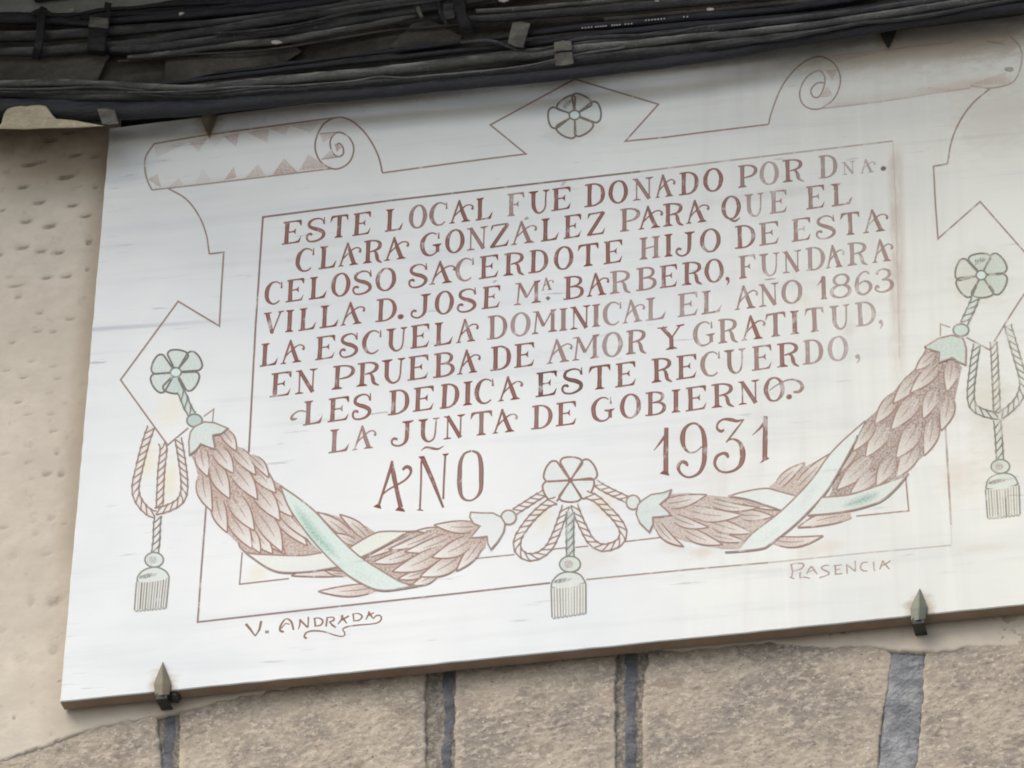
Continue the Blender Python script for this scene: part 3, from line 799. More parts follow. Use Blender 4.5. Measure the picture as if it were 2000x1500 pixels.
# shading triangles inside the rolled ends
d = Draw(m_wash)
def tri(tag_, pts, a=0.55, col=PINK):
    q = C_(tag_, *pts); base = ((q[0][0] + q[1][0]) / 2, (q[0][1] + q[1][1]) / 2)
    d = Draw(m_wash); a = min(1, a * 1.25); d.fill(q, col, a, grad=(base, q[2], col, a * .45)); d.obj('scroll_shading', plaque)
for q, a in [([(1050, 790), (1160, 768), (1108, 845)], .55), ([(1150, 768), (1260, 758), (1200, 820)], .25), ([(1245, 760), (1335, 742), (1318, 818)], .7), ([(1380, 738), (1500, 718), (1495, 800)], .6),
             ([(1500, 715), (1620, 700), (1590, 756)], .45), ([(1620, 700), (1790, 676), (1730, 740)], .5), ([(860, 815), (1060, 790), (870, 880)], .4),
             ([(900, 1048), (820, 1000), (880, 970)], .6), ([(940, 1045), (1020, 1030), (1000, 990)], .5), ([(1250, 1005), (1320, 990), (1305, 930)], .8), ([(1365, 995), (1480, 978), (1440, 915)], .6),
             ([(1520, 975), (1660, 960), (1585, 882)], .75), ([(1670, 950), (1830, 935), (1720, 860)], .65), ([(1090, 1025), (1180, 1010), (1130, 940)], .25)]: tri('K', q, a)
tri('P', [(70, 748), (160, 742), (90, 800)], .6); tri('P', [(85, 885), (150, 875), (135, 830)], .6); tri('P', [(150, 800), (190, 820), (165, 850)], .8, (0.40, 0.26, 0.24))
tri('Z', [(890, 390), (960, 390), (930, 450)], .7); tri('Z', [(870, 535), (930, 525), (900, 480)], .6)
tri('Z', [(930, 320), (1200, 290), (960, 350)], .4); tri('Z', [(1340, 545), (1620, 500), (1430, 480)], .5); tri('Z', [(1700, 470), (1900, 470), (1900, 400)], .5); tri('Z', [(880, 598), (1180, 568), (920, 575)], .45)
d = Draw(m_wash); d.fill(C_('Z', (1895, 376), (1938, 378), (1936, 400), (1898, 396)), PLUM, .6, True); d.obj('scroll_shading', plaque)
keep_ = layer[0]; layer[0] = -6
for a_, b_, al in [([(862, 802), (1010, 776), (1160, 752), (1500, 706), (1850, 657)], 30, .34), ([(860, 1056), (1100, 1030), (1450, 988), (1850, 938)], -34, .30)]:
    d = Draw(m_wash); q = C_('K', *a_); d.strip(q, [(x_, y_ + b_ / 2.857) for x_, y_ in q], PINK, PINK, al, 0.0); d.obj('scroll_shading', plaque)
d = Draw(m_wash); q = C_('Z', (880, 603), (1300, 550), (1700, 490), (1930, 462)); d.strip(q, [(x_, y_ - 22) for x_, y_ in q], PINK, PINK, .34, 0.0); d.obj('scroll_shading', plaque)
layer[0] = keep_
# loose grey brown run between two words
line('scratch', C_('D', (1120, 900), (1200, 886), (1275, 880)), 2.6, (0.2, 0.2, 0.2), 0.5, True)

# ---- flowers
layer[0] = 45
def petal(c, tip, wd, fillc, fa, outc, par, w=3.4, dab=None):
    c, tip = np.array(c, float), np.array(tip, float)
    d_ = tip - c; L_ = np.hypot(*d_); u = d_ / L_; n = np.array([-u[1], u[0]])
    prof = [(0.07, 0.03), (0.30, 0.16), (0.55, 0.31), (0.76, 0.415), (0.92, 0.34), (0.985, 0.16), (1.0, 0.0)]
    pts = [c + u * L_ * a + n * wd * 1.13 * b_ for a, b_ in prof] + [c + u * L_ * a - n * wd * 1.13 * b_ for a, b_ in prof[::-1][1:]]
    d = Draw(m_wash); d.fill(pts, fillc, fa, True, grad=(c, tip, fillc, fa * .7)); 
    if dab:
        for k in (-.22, -.12, 0, .1, .2): d.stroke([c + u * L_ * (.55 + k * .3) + n * wd * k * .8, c + u * L_ * (.70 + random.uniform(-.03, .03)) + n * wd * (k * .9 + .03), c + u * L_ * (.84 - abs(k) * .4) + n * wd * (k + .06)], [1.2, 3.6, 1.0], dab[0], dab[1])
    o = d.obj('petal', par)
    PEND.append((pts, w, outc, par))
PEND = []
def flower(tag_, c, tips, wd, fills, outc, centre=None, w=3.4, name='painted_flower'):
    fl = sub(name, plaque); layer[0] = 45
    s = CROP[tag_][2]; c = C_(tag_, c)[0]; T_ = C_(tag_, *tips)
    for i, tp in enumerate(T_): petal(c, tp, wd, fills[i][0], fills[i][1], outc, fl, w, fills[i][2] if len(fills[i]) > 2 else None)
    for pts, w_, oc, pr in PEND:
        d = Draw(); d.stroke(pts, w_ * 1.12, oc, .95, True, True); d.obj('petal_outline', pr)
    PEND.clear()
    if centre:
        rx_, ry_ = centre
        q = [(c[0] + rx_ * math.cos(k), c[1] + ry_ * math.sin(k)) for k in np.linspace(0, 2 * math.pi, 13)[:-1]]
        d = Draw(); d.fill(q, MINTP, .9, True); d.stroke(q, w, outc, .9, True, True); d.obj('flower_centre', fl)
    return fl
g = (MINT, .62); gd = (MINTD, .55)
flower('O', (725, 852), [(745, 688), (900, 745), (880, 938), (700, 1006), (560, 955), (560, 775)], 43, [g, g, g, gd, g, g], (0.10, 0.075, 0.058), (10.5, 9))
flower('P', (1492, 642), [(1430, 552), (1545, 535), (1638, 620), (1560, 742), (1430, 758), (1345, 662)], 44, [(SAGE, .4, ((0.13, 0.13, 0.09), .7)), (SAGE, .35), (MINT, .32), (MINT, .35), (MINT, .3), (SAGE, .18)], (0.14, 0.095, 0.065), (10.5, 9))
flower('Q', (812, 703), [(795, 545), (975, 590), (985, 790), (825, 868), (655, 820), (628, 650)], 46, [(MINT, .5, ((0.12, 0.15, 0.12), .8)), (MINT, .6), (MINT, .62), (MINT, .5), (SAGE, .35), (SAGE, .3)], (0.12, 0.095, 0.07), (10, 9))
flower('R', (803, 330), [(812, 160), (980, 228), (960, 408), (800, 490), (618, 438), (622, 245)], 46, [(SAGE, .2), (SAGE, .25), (MINT, .2), (MINT, .22), (SAGE, .35), (SAGE, .22)], BRN, None)

# ---- ropes
def rope(pts, w, col=BRN, fillc=(0.66, 0.62, 0.55), fa=0.35, pitch=None, par=None, a=.9, lw=3.0, flip=1, name='cord'):
    q = catmull(np.array(pts, float), 10)
    s = np.r_[0, np.cumsum(np.hypot(*(q[1:] - q[:-1]).T))]
    pitch = pitch or w * 1.05
    n = max(2, int(round(s[-1] / pitch)))
    t = np.linspace(0, s[-1], n * 6 + 1)
    c = np.stack([np.interp(t, s, q[:, 0]), np.interp(t, s, q[:, 1])], -1)
    tg = np.gradient(c, axis=0); tg /= np.hypot(*tg.T)[:, None]; nn = np.stack([-tg[:, 1], tg[:, 0]], -1) * flip
    d = Draw(); d2 = Draw(m_wash)
    d2.stroke(q[::3], w * .92, fillc, fa, True, hollow=.6)
    P_ = lambda k, off: c[min(max(k, 0), len(c) - 1)] + nn[min(max(k, 0), len(c) - 1)] * off * w
    for i in range(n):
        k = i * 6
        # S-shaped strand: starts at one side, crosses, ends further on at the other side
        st = [P_(k - 2, -.50), P_(k + 1, -.36), P_(k + 4, 0.08), P_(k + 6, .42), P_(k + 8, .50)]
        d.stroke(st, [lw * .7, lw, lw * .9, lw, lw * .7], col, a, True, n=3)
    for sd in (-1, 1):
        e = [P_(k, sd * (.50 + .045 * math.cos(k / 6 * 2 * math.pi))) for k in range(0, len(c), 2)]
        d.stroke(e, lw, col, a, True, n=2)
    d2.obj(name + '_wash', par); return d.obj(name, par)
def ring(tag_, c, rx_, ry_, col, fillc, fa, par, w=3.2, rot=0, name='knot'):
    c = C_(tag_, c)[0]; s = CROP[tag_][2]
    q = [(c[0] + rx_ / s * math.cos(k) * math.cos(rot) - ry_ / s * math.sin(k) * math.sin(rot), c[1] + rx_ / s * math.cos(k) * math.sin(rot) + ry_ / s * math.sin(k) * math.cos(rot)) for k in np.linspace(0, 2 * math.pi, 17)[:-1]]
    d = Draw(); d.fill(q, fillc, fa, True); d.stroke(q, w, col, .85, True, True); return d.obj(name, par)
def tassel(tag_, kn, kr, dome, base, skirt, col, ropes, dark):
    ts = sub('painted_tassel', plaque); layer[0] = 45
    for r in ropes: rope(C_(tag_, *r[0]), r[1], r[2], r[3], r[4], par=ts, flip=r[5] if len(r) > 5 else 1)
    ring(tag_, kn, kr[0], kr[1], col, SAGE, .45, ts)
    d = Draw(m_wash); c = C_(tag_, kn)[0]; s = CROP[tag_][2]
    d.fill([(c[0] - 2 + kr[0] / s * .42 * math.cos(k), c[1] + kr[1] / s * .5 * math.sin(k)) for k in np.linspace(0, 5.5, 9)], dark, .5, True)
    for rr in (.55, .75): d.stroke([(c[0] + kr[0] / s * rr * math.cos(k), c[1] + kr[1] / s * rr * math.sin(k)) for k in np.linspace(1.9, 4.4, 6)], 1.4, col, .5)
    d.obj('knot_shading', ts)
    dq = C_(tag_, *dome); bq = C_(tag_, *base)
    d = Draw(); d.fill(list(catmull(dq, 5)) + list(catmull(bq, 4))[::-1][1:-1], SAGE, .4); d.stroke(dq, 3.2, col, .85); d.stroke(bq, 3.0, col, .85); d.obj('tassel_head', ts)
    mid = (np.mean([p[0] for p in bq]) - (bq[-1][0] - bq[0][0]) * .14, np.mean([p[1] for p in bq]) - 9)
    d = Draw(m_wash)
    for k in range(9):
        x_ = mid[0] - 17 + k * 3.6; hh = 9 - abs(k - 3) * 1.1
        d.stroke([(x_ - 2, mid[1] + hh * .55 - k * .5), (x_ + 1, mid[1] - k * .5), (x_ + 5, mid[1] - hh * .6 - k * .7)], [1.4, 3.9 if k < 6 else 2.2, 1.0], dark, .85 if k < 6 else .55)
    d.obj('head_shading', ts)
    (a0, a1), (b0, b1) = C_(tag_, *skirt[0]), C_(tag_, *skirt[1])
    a0, a1, b0, b1 = map(np.array, (a0, a1, b0, b1))
    d = Draw(m_wash); d.fill([a0, a1, b1, b0], (0.60, 0.57, 0.44), .45); d.obj('fringe_wash', ts)
    d = Draw()
    n = 12
    for i in range(n + 1):
        k = i / n; t0 = a0 * (1 - k) + a1 * k; t1 = b0 * (1 - k) + b1 * k
        sag = math.sin(math.pi * k) * 3.0
        t0 = t0 + np.array([0, sag]); t1 = t1 + np.array([random.uniform(-.5, .5), random.uniform(-2, 2)])
        e = i in (0, n)
        d.stroke([t0, (t0 + t1) / 2, t1], 3.0 if e else random.choice((1.8, 2.4, 3.2)), col if e or random.random() < .6 else (0.30, 0.29, 0.20), .85 if e else random.uniform(.6, .9))
    zig = [b0 * (1 - k) + b1 * k + np.array([0, (2.0 if i % 2 else -1.0)]) for i, k in enumerate(np.linspace(0, 1, 17))]
    d.stroke(zig, 2.2, col, .6, False)
    d.obj('fringe', ts)
GREY = (0.095, 0.078, 0.055); PAL = (0.62, 0.54, 0.47)
tassel('T', (337, 978), (60, 48), [(226, 1122), (232, 1085), (270, 1045), (345, 1025), (410, 1050), (437, 1092)], [(226, 1122), (300, 1134), (370, 1125), (437, 1095)],
       [((222, 1124), (434, 1098)), ((210, 1310), (413, 1290))], GREY,
       [([(318, 112), (290, 190), (262, 290), (235, 400), (216, 500), (225, 570), (262, 630), (310, 672), (350, 685)], 14, BRN, PAL, .5), ([(388, 215), (398, 260), (385, 380), (378, 500), (372, 640)], 13.5, BRN, PAL, .5),
        ([(492, 185), (505, 250), (520, 350), (532, 450), (530, 540), (500, 600), (430, 640), (345, 665)], 13.5, BRN, (0.58, 0.56, 0.46), .5, -1), ([(362, 690), (355, 760), (352, 850), (342, 930)], 13.5, GREY, PAL, .5)], (0.13, 0.13, 0.11))
tassel('R', (800, 945), (76, 58), [(662, 1118), (672, 1070), (720, 1020), (790, 1002), (870, 1020), (915, 1080)], [(662, 1118), (740, 1122), (830, 1108), (915, 1078)],
       [((662, 1122), (916, 1085)), ((670, 1340), (914, 1303))], GREY,
       [([(612, 425), (560, 455), (490, 500), (395, 560)], 13, BRN, PAL, .3), ([(985, 350), (1060, 395), (1130, 430), (1215, 470)], 13, BRN, PAL, .3, -1),
        ([(700, 480), (640, 500), (545, 580), (470, 670), (418, 760), (420, 840), (480, 890), (560, 885), (640, 830), (690, 740), (735, 620), (770, 520)], 14, BRN, PAL, .25),
        ([(915, 435), (990, 465), (1070, 540), (1145, 620), (1188, 700), (1170, 775), (1100, 815), (1020, 820), (950, 770), (900, 680), (855, 580), (830, 510)], 14, BRN, PAL, .25, -1),
        ([(803, 560), (800, 640), (800, 740), (802, 890)], 15, (0.10, 0.10, 0.08), (0.32, 0.36, 0.31), .75)], (0.16, 0.12, 0.08))
GG = (0.075, 0.080, 0.058)
tassel('S', (513, 1037), (60, 45), [(418, 1182), (430, 1130), (470, 1095), (540, 1080), (600, 1100), (630, 1152)], [(418, 1182), (490, 1185), (570, 1172), (630, 1152)],
       [((416, 1188), (634, 1160)), ((430, 1375), (640, 1350))], GG,
       [([(362, 240), (345, 330), (332, 430), (322, 520), (322, 600), (345, 655), (410, 690), (510, 712)], 14, GG, (0.50, 0.54, 0.46), .5), ([(468, 225), (475, 330), (480, 450), (486, 560), (490, 690)], 13.5, (0.15, 0.12, 0.09), (0.58, 0.56, 0.47), .5),
        ([(560, 115), (590, 220), (625, 340), (655, 450), (660, 520), (630, 600), (575, 660), (510, 710)], 14, (0.15, 0.13, 0.1), (0.54, 0.55, 0.46), .5, -1), ([(492, 735), (500, 820), (505, 900), (510, 990)], 14, GG, (0.5, 0.54, 0.46), .5)], (0.20, 0.16, 0.14))
for tg_, pth, wdt, cc in [('O', [(758, 985), (785, 1040), (808, 1100), (845, 1165)], 15, (0.28, 0.42, 0.34)), ('Q', [(770, 865), (748, 925), (715, 995), (685, 1058)], 15, (0.46, 0.56, 0.46))]:
    st = sub('painted_stem', plaque); rope(C_(tg_, *pth), wdt, GG, cc, .65, par=st)
for tg_, c, rx_, ry_, fc, fa in [('O', (862, 1205), 56, 46, MINTD, .5), ('Q', (663, 1105), 57, 44, MINT, .6), ('R', (350, 602), 55, 52, SAGE, .3), ('R', (1262, 492), 50, 52, SAGE, .4)]:
    ring(tg_, c, rx_, ry_, (0.11, 0.085, 0.065) if tg_ in 'OQ' else BRN, fc, fa, plaque, 3.6)

# ---- garlands of laurel leaves
def leaf(par, tag_, tip, base, w, bend=0.0, dk=LEAFD, lt_=LEAFL, out=TERR, fa=.85, vein=True, tail=None):
    tip, base = [np.array(p) for p in C_(tag_, tip, base)]
    w = w / CROP[tag_][2]
    d_ = base - tip; L_ = np.hypot(*d_); u = d_ / L_; n = np.array([-u[1], u[0]])
    cen = lambda t: tip + d_ * t + n * bend * L_ * math.sin(math.pi * t)
    ts_ = [0, .12, .28, .46, .64, .82, 1.0]
    hw = lambda t: w * .88 * (math.sin(min(t, .62) / .62 * math.pi / 2) ** .95) * (1.0 if t < .62 else 1 - .45 * ((t - .62) / .38) ** 2)
    Lf = [cen(t) + n * hw(t) for t in ts_]; Rt = [cen(t) - n * hw(t) for t in ts_]
    left, right = catmull(Lf, 4), catmull(Rt, 4)
    m = len(left)
    mid = np.array([cen(t) for t in np.linspace(0, 1, m)])
    d = Draw(m_wash)
    pts = np.concatenate([left, (left + mid) / 2, mid, (right + mid) / 2, right])
    cols = np.ones((5 * m, 4))
    for j in range(5):
        kk = np.linspace(0, 1, m)
        side = [1.0, .55, .85, .5, 1.0][j]
        sh = np.clip(kk * 1.35 - .18, 0, 1)[:, None]
        sh = np.clip(sh * (0.65 + .45 * side), 0, 1)
        cols[j * m:(j + 1) * m, :3] = np.array(lt_) * (1 - sh) + np.array(dk) * sh
        cols[j * m:(j + 1) * m, 3] = fa * (.36 + .64 * sh[:, 0])
    d._add(pts, d.depth(), [(j * m + i, j * m + i + 1, (j + 1) * m + i + 1, (j + 1) * m + i) for j in range(4) for i in range(m - 1)], cols)
    lf = d.obj('leaf', par)
    d = Draw()
    e1 = [cen(t) + n * hw(t) for t in ts_[:-1]]; e2 = [cen(t) - n * hw(t) for t in ts_[:-1]]
    d.stroke(e1[::-1], [1.8, 2.6, 3.1, 3.3, 3.1, 3.0], out, .9); d.stroke(e2[::-1], [1.8, 2.6, 3.1, 3.3, 3.1, 3.0], out, .9)
    if vein:
        d.stroke([cen(.36), cen(.6), cen(.85)], [1.2, 2.4, 3.0], out, .75)
        for k_ in (-.45, .4): d.stroke([cen(.56) + n * w * k_ * .9, cen(.72) + n * w * k_ * .75, cen(.88) + n * w * k_ * .5], [.8, 1.8, 2.2], out, .42)
    d.obj('leaf_outline', par)

layer[0] = 60
G1 = sub('painted_garland', plaque)
d = Draw(m_wash)
d.fill(C_('T', (575, 292), (600, 350), (625, 440), (650, 560), (705, 665), (760, 760), (815, 805), (880, 870), (930, 930), (1100, 945), (1300, 950), (1440, 935), (1260, 690), (1180, 500), (1085, 440), (1000, 350), (940, 290), (865, 235), (800, 130), (720, 150), (700, 250)), LEAFD, .75)
d.obj('garland_wash', G1)
for tip, base, w, bd in [((1335, 888), (1120, 640), 62, 0), ((1190, 942), (1000, 720), 62, .0), ((1110, 940), (960, 760), 58, 0), ((1030, 935), (930, 760), 50, 0), ((1420, 905), (1240, 700), 60, .05),
                         ((1172, 930), (1000, 655), 72, .04), ((975, 908), (820, 660), 66, .02), ((1345, 850), (1150, 620), 66, .04), ((1240, 700), (1050, 500), 60, .02),
                         ((1157, 725), (980, 490), 70, .03), ((990, 790), (830, 540), 68, .0), ((812, 802), (740, 560), 56, -.05), ((1132, 545), (965, 370), 56, .03),
                         ((1010, 588), (840, 360), 66, .03), ((830, 582), (720, 340), 62, -.02), ((715, 664), (655, 400), 56, -.08), ((1000, 428), (850, 250), 52, .04), ((1085, 445), (965, 300), 36, .06),
                         ((855, 416), (725, 235), 58, .02), ((688, 438), (640, 240), 52, -.06), ((872, 272), (775, 130), 42, .05)]:
    leaf(G1, 'T', tip, base, w, bd)
for tip, base, w, bd in [((75, 898), (560, 860), 60, -.05), ((285, 1020), (760, 985), 52, .03), ((330, 850), (520, 885), 22, .06)]: leaf(G1, 'L', tip, base, w, bd, dk=(0.50, 0.33, 0.24), lt_=(0.66, 0.54, 0.42))
d = Draw(m_wash)
d.fill(C_('L', (270, 400), (350, 408), (450, 440), (560, 480), (660, 510), (730, 560), (640, 610), (525, 685), (400, 570)), LEAFD, .72)
d.fill(C_('L', (625, 750), (800, 660), (960, 560), (1200, 528), (1540, 508), (1480, 600), (1600, 600), (1590, 680), (1360, 850), (1200, 910), (1080, 970), (1000, 982), (800, 870), (700, 800)), LEAFD, .75)
d.obj('garland_wash', G1)
for tip, base, w, bd in [((275, 400), (560, 610), 50, -.02), ((410, 565), (600, 655), 36, .0), ((452, 420), (690, 620), 48, -.04)]: leaf(G1, 'L', tip, base, w, bd)
for tip, base, w, bd in [((640, 765), (1080, 560), 30, .02), ((1050, 548), (1260, 540), 26, .0), ((835, 692), (1230, 545), 46, .05), ((905, 925), (1150, 850), 40, .03), ((1010, 975), (1230, 860), 44, .05), ((705, 797), (1060, 690), 52, .05),
                         ((1080, 905), (1420, 720), 74, .06), ((960, 712), (1350, 580), 58, .05), ((862, 866), (1260, 690), 74, .05), ((1365, 862), (1560, 620), 56, .02),
                         ((1172, 756), (1500, 600), 72, .05), ((1190, 502), (1545, 512), 56, .03)]: leaf(G1, 'L', tip, base, w, bd, out=BRN)

layer[0] = 60
G2 = sub('painted_garland', plaque)
DK2 = (0.225, 0.118, 0.078); LT2 = (0.58, 0.47, 0.37)
d = Draw(m_wash)
d.fill(C_('N', (1270, 320), (1190, 272), (1130, 390), (1040, 480), (970, 570), (890, 660), (800, 740), (720, 900), (600, 1110), (580, 1195), (560, 1235), (700, 1222), (870, 1168), (1050, 1100), (1090, 1050), (1190, 955), (1290, 800), (1378, 620), (1430, 390), (1370, 330)), DK2, .75)
d.obj('garland_wash', G2)
for tip, base, w, bd in [((610, 1192), (860, 960), 66, .0), ((590, 1120), (760, 880), 40, 0), ((700, 1215), (900, 1060), 56, 0), ((870, 1168), (990, 960), 60, 0), ((800, 980), (960, 740), 66, .0), ((718, 940), (860, 730), 56, 0),
                         ((1002, 1112), (1130, 850), 66, .05), ((860, 765), (1010, 560), 54, 0), ((1000, 985), (1150, 740), 70, .03), ((965, 802), (1160, 560), 66, .0), ((1182, 968), (1240, 700), 58, .06),
                         ((1175, 730), (1260, 520), 54, .0), ((978, 630), (1180, 420), 58, -.02), ((1292, 805), (1345, 560), 56, .05), ((1125, 412), (1260, 290), 44, 0), ((1090, 560), (1290, 360), 54, 0), ((1330, 552), (1365, 340), 54, .04)]:
    leaf(G2, 'N', tip, base, w, bd, DK2, LT2)
d = Draw(m_wash)
d.fill(C_('M', (395, 600), (480, 512), (640, 500), (800, 520), (1000, 538), (1250, 600), (1450, 655), (1200, 850), (1080, 985), (940, 985), (820, 962), (600, 915), (340, 810), (330, 712), (490, 690)), LEAFD, .6)
d.fill(C_('M', (1340, 450), (1480, 335), (1650, 240), (1660, 272), (1870, 160), (1700, 400), (1580, 530), (1430, 490)), LEAFD, .6)
d.obj('garland_wash', G2)
for tip, base, w, bd in [((1450, 650), (1050, 545), 30, -.03), ((1380, 705), (1060, 690), 54, .0), ((1140, 922), (820, 860), 42, -.02), ((1262, 627), (780, 555), 44, -.07), ((1200, 850), (790, 735), 62, -.03), ((1115, 690), (600, 640), 70, -.06),
                         ((942, 950), (570, 800), 62, -.05), ((820, 800), (470, 690), 52, -.06), ((802, 517), (410, 600), 62, -.03), ((600, 966), (350, 735), 48, -.10)]:
    leaf(G2, 'M', tip, base, w, bd, (0.42, 0.28, 0.21), (0.60, 0.48, 0.38), BRN)
for tip, base, w, bd in [((1655, 238), (1390, 470), 50, .04), ((1880, 156), (1560, 480), 56, .0), ((1812, 872), (1340, 905), 52, -.08), ((1590, 800), (2050, 690), 66, -.04)]:
    leaf(G2, 'M', tip, base, w, bd, (0.44, 0.31, 0.23), (0.60, 0.48, 0.38), TERR)
# cups
layer[0] = 420
for tg_, q, fc, fa, oc in [
    ('O', [(862, 1250), (935, 1215), (1010, 1222), (1105, 1262), (1060, 1300), (995, 1312), (1012, 1415), (960, 1398), (908, 1375), (870, 1425), (825, 1456), (820, 1360), (832, 1290)], MINT, .45, BRN),
    ('Q', [(395, 1230), (500, 1165), (600, 1142), (680, 1170), (700, 1240), (697, 1360), (640, 1335), (600, 1305), (550, 1325), (500, 1342), (506, 1268), (450, 1250)], MINT, .62, TERR),
    ('L', [(1715, 440), (1650, 408), (1560, 408), (1478, 402), (1470, 440), (1500, 490), (1550, 510), (1510, 560), (1475, 602), (1540, 598), (1605, 590), (1612, 650), (1635, 692), (1690, 630), (1735, 550), (1745, 490)], SAGE, .18, BRN),
    ('M', [(235, 570), (320, 515), (420, 500), (490, 476), (470, 535), (395, 600), (450, 650), (490, 692), (410, 706), (330, 712), (335, 770), (302, 840), (220, 760), (188, 680), (205, 605)], MINT, .38, BRN)]:
    cp = sub('painted_flower_cup', plaque); z_ = C_(tg_, *q)
    d = Draw(m_wash); d.fill(z_, fc, fa); d.obj('cup_wash', cp)
    d = Draw(); d.stroke(z_ + z_[:1], 3.2, oc, .85, False); d.obj('cup_outline', cp)

# ribbons
def ribbon(tag_, outline, fc, fa, edges, oc=BRN, dabs=()):
    rb = sub('painted_ribbon', plaque)
    d = Draw(m_wash); d.fill(C_(tag_, *outline), fc, fa)
    for sp_, r, col, a in dabs:
        pts, cols, m = d.patch(C_(tag_, *sp_), r, col, a)
        cols[:, 3] = np.maximum(cols[:, 3], 0)
        # dab colour blends over the ribbon colour, not to bare stone
        k = cols[:, 3:4].copy(); cols[:, :3] = np.array(fc) * (1 - k) + np.array(col) * k; cols[:, 3] = fa + (1 - fa) * k[:, 0]
        d._add(pts, d.depth(), [(j * m + i, j * m + i + 1, (j + 1) * m + i + 1, (j + 1) * m + i) for j in range(4) for i in range(m - 1)], cols)
    d.obj('ribbon_wash', rb)
    d = Draw()
    for e in edges: d.stroke(C_(tag_, *e), 3.4, oc, .85)
    d.obj('ribbon_outline', rb)
ribbon('T', [(885, 866), (900, 895), (960, 932), (1100, 945), (1300, 950), (1450, 930), (1540, 1030), (1350, 1055), (1180, 1060), (1080, 1032), (960, 954), (900, 906)], (0.70, 0.72, 0.64), .55,
       [[(885, 865), (900, 900), (960, 935), (1100, 945), (1300, 950), (1430, 930)], [(900, 900), (960, 952), (1080, 1032), (1180, 1060), (1350, 1054), (1530, 1026)]])
ribbon('L', [(525, 682), (640, 612), (740, 560), (830, 550), (975, 552), (960, 575), (800, 670), (625, 752)], (0.66, 0.69, 0.55), .55,
       [[(525, 682), (640, 612), (740, 562), (830, 551), (960, 552), (1060, 548)], [(625, 752), (800, 665), (960, 570)]])
ribbon('L', [(-12, 194), (60, 370), (200, 570), (330, 720), (500, 880), (680, 985), (780, 1012), (870, 1008), (1000, 982), (960, 960), (800, 870), (600, 740), (420, 570), (270, 405), (130, 290)], (0.52, 0.69, 0.60), .6,
       [[(-12, 194), (60, 370), (200, 570), (330, 720), (500, 880), (680, 985), (780, 1012), (870, 1008), (1060, 978)], [(-12, 194), (130, 290), (270, 405), (420, 570), (600, 740), (800, 870), (930, 945), (1050, 975)]], BRN,
       [([(90, 330), (170, 450), (270, 590), (370, 690), (470, 780)], 14, MINTD, .85), ([(560, 850), (640, 900), (720, 950)], 12, MINT, .5)])
ribbon('N', [(520, 1240), (700, 1222), (870, 1168), (1060, 1105), (1000, 1175), (900, 1262), (750, 1312), (600, 1340), (430, 1355)], (0.58, 0.68, 0.60), .55,
       [[(520, 1238), (700, 1220), (870, 1166), (1050, 1102)], [(1080, 1080), (1000, 1178), (900, 1262), (750, 1312), (600, 1340), (425, 1355)]], TERR, [([(640, 1300), (740, 1270), (830, 1235), (900, 1200)], 12, (0.16, 0.33, 0.26), .9)])
ribbon('M', [(985, 530), (1130, 490), (1310, 462), (1430, 490), (1582, 530), (1460, 652), (1300, 600), (1130, 548)], MINTP, .5, [[(985, 530), (1130, 490), (1310, 462), (1430, 488), (1580, 528)], [(1000, 532), (1130, 550), (1300, 602), (1455, 655)]], TERR)
ribbon('M', [(2178, -124), (1980, 50), (1850, 190), (1700, 400), (1450, 655), (1200, 850), (1080, 985), (940, 1015), (1150, 1002), (1290, 985), (1350, 945), (1550, 790), (1780, 560), (1900, 395), (2071, 89)], MINTP, .6,
       [[(2178, -124), (1980, 50), (1850, 190), (1700, 400), (1450, 655), (1200, 850), (1080, 985)], [(2110, 0), (2071, 89), (1900, 395), (1780, 560), (1550, 790), (1350, 945), (1290, 980), (1150, 1000), (960, 1015)]], TERR,
       [([(1600, 640), (1700, 500), (1800, 380)], 12, MINT, .35), ([(1250, 940), (1380, 850), (1450, 780)], 10, MINT, .3)])
line('scroll_outline', C_('L', (870, 1008), (1000, 984), (1060, 976)), 3.0, BRN, .8, True)

# ------------------------------------------------------------------ lettering
TK, TN = 0.175, 0.062
def ell(cx, cy, rx_, ry_, a0, a1, n=14): return [(cx + rx_ * math.cos(math.radians(a0 + (a1 - a0) * i / n)), cy + ry_ * math.sin(math.radians(a0 + (a1 - a0) * i / n))) for i in range(n + 1)]
def oval(cx=.5, cy=.5, rx_=.42, ry_=.51, lo=TN, hi=TK):
    p = ell(cx, cy, rx_, ry_, 0, 360, 20)[:-1]
    return ('o', p, [lo + (hi - lo) * abs((x - cx) / rx_) ** 1.6 for x, y in p])
def S(pts, w): return ('s', pts, w if isinstance(w, list) else [w] * len(pts))
def C(pts, w): return ('c', pts, w if isinstance(w, list) else [w] * len(pts))
def Pg(pts): return ('p', pts, None)
def serif(u, v, hw=.24, s=1, w=.075):      # flared foot (s=1) or head (s=-1)
    return [Pg([(u - hw, v - .012 * s), (u + hw, v - .012 * s + .0), (u + hw, v + .03 * s), (u + hw * .42, v + .10 * s), (u - hw * .42, v + .10 * s), (u - hw, v + .03 * s)])]
st = lambda u, w=TK: S([(u, 0), (u, .5), (u, 1)], [w * 1.08, w * .92, w * 1.08])
FLICK_T = Pg([(.72, 1.0), (1.0, 1.02), (1.0, .74), (.93, .80), (.86, .93), (.72, .95)])
FLICK_B = Pg([(.66, .0), (.93, .01), (1.02, .30), (.95, .22), (.84, .09), (.66, .055)])
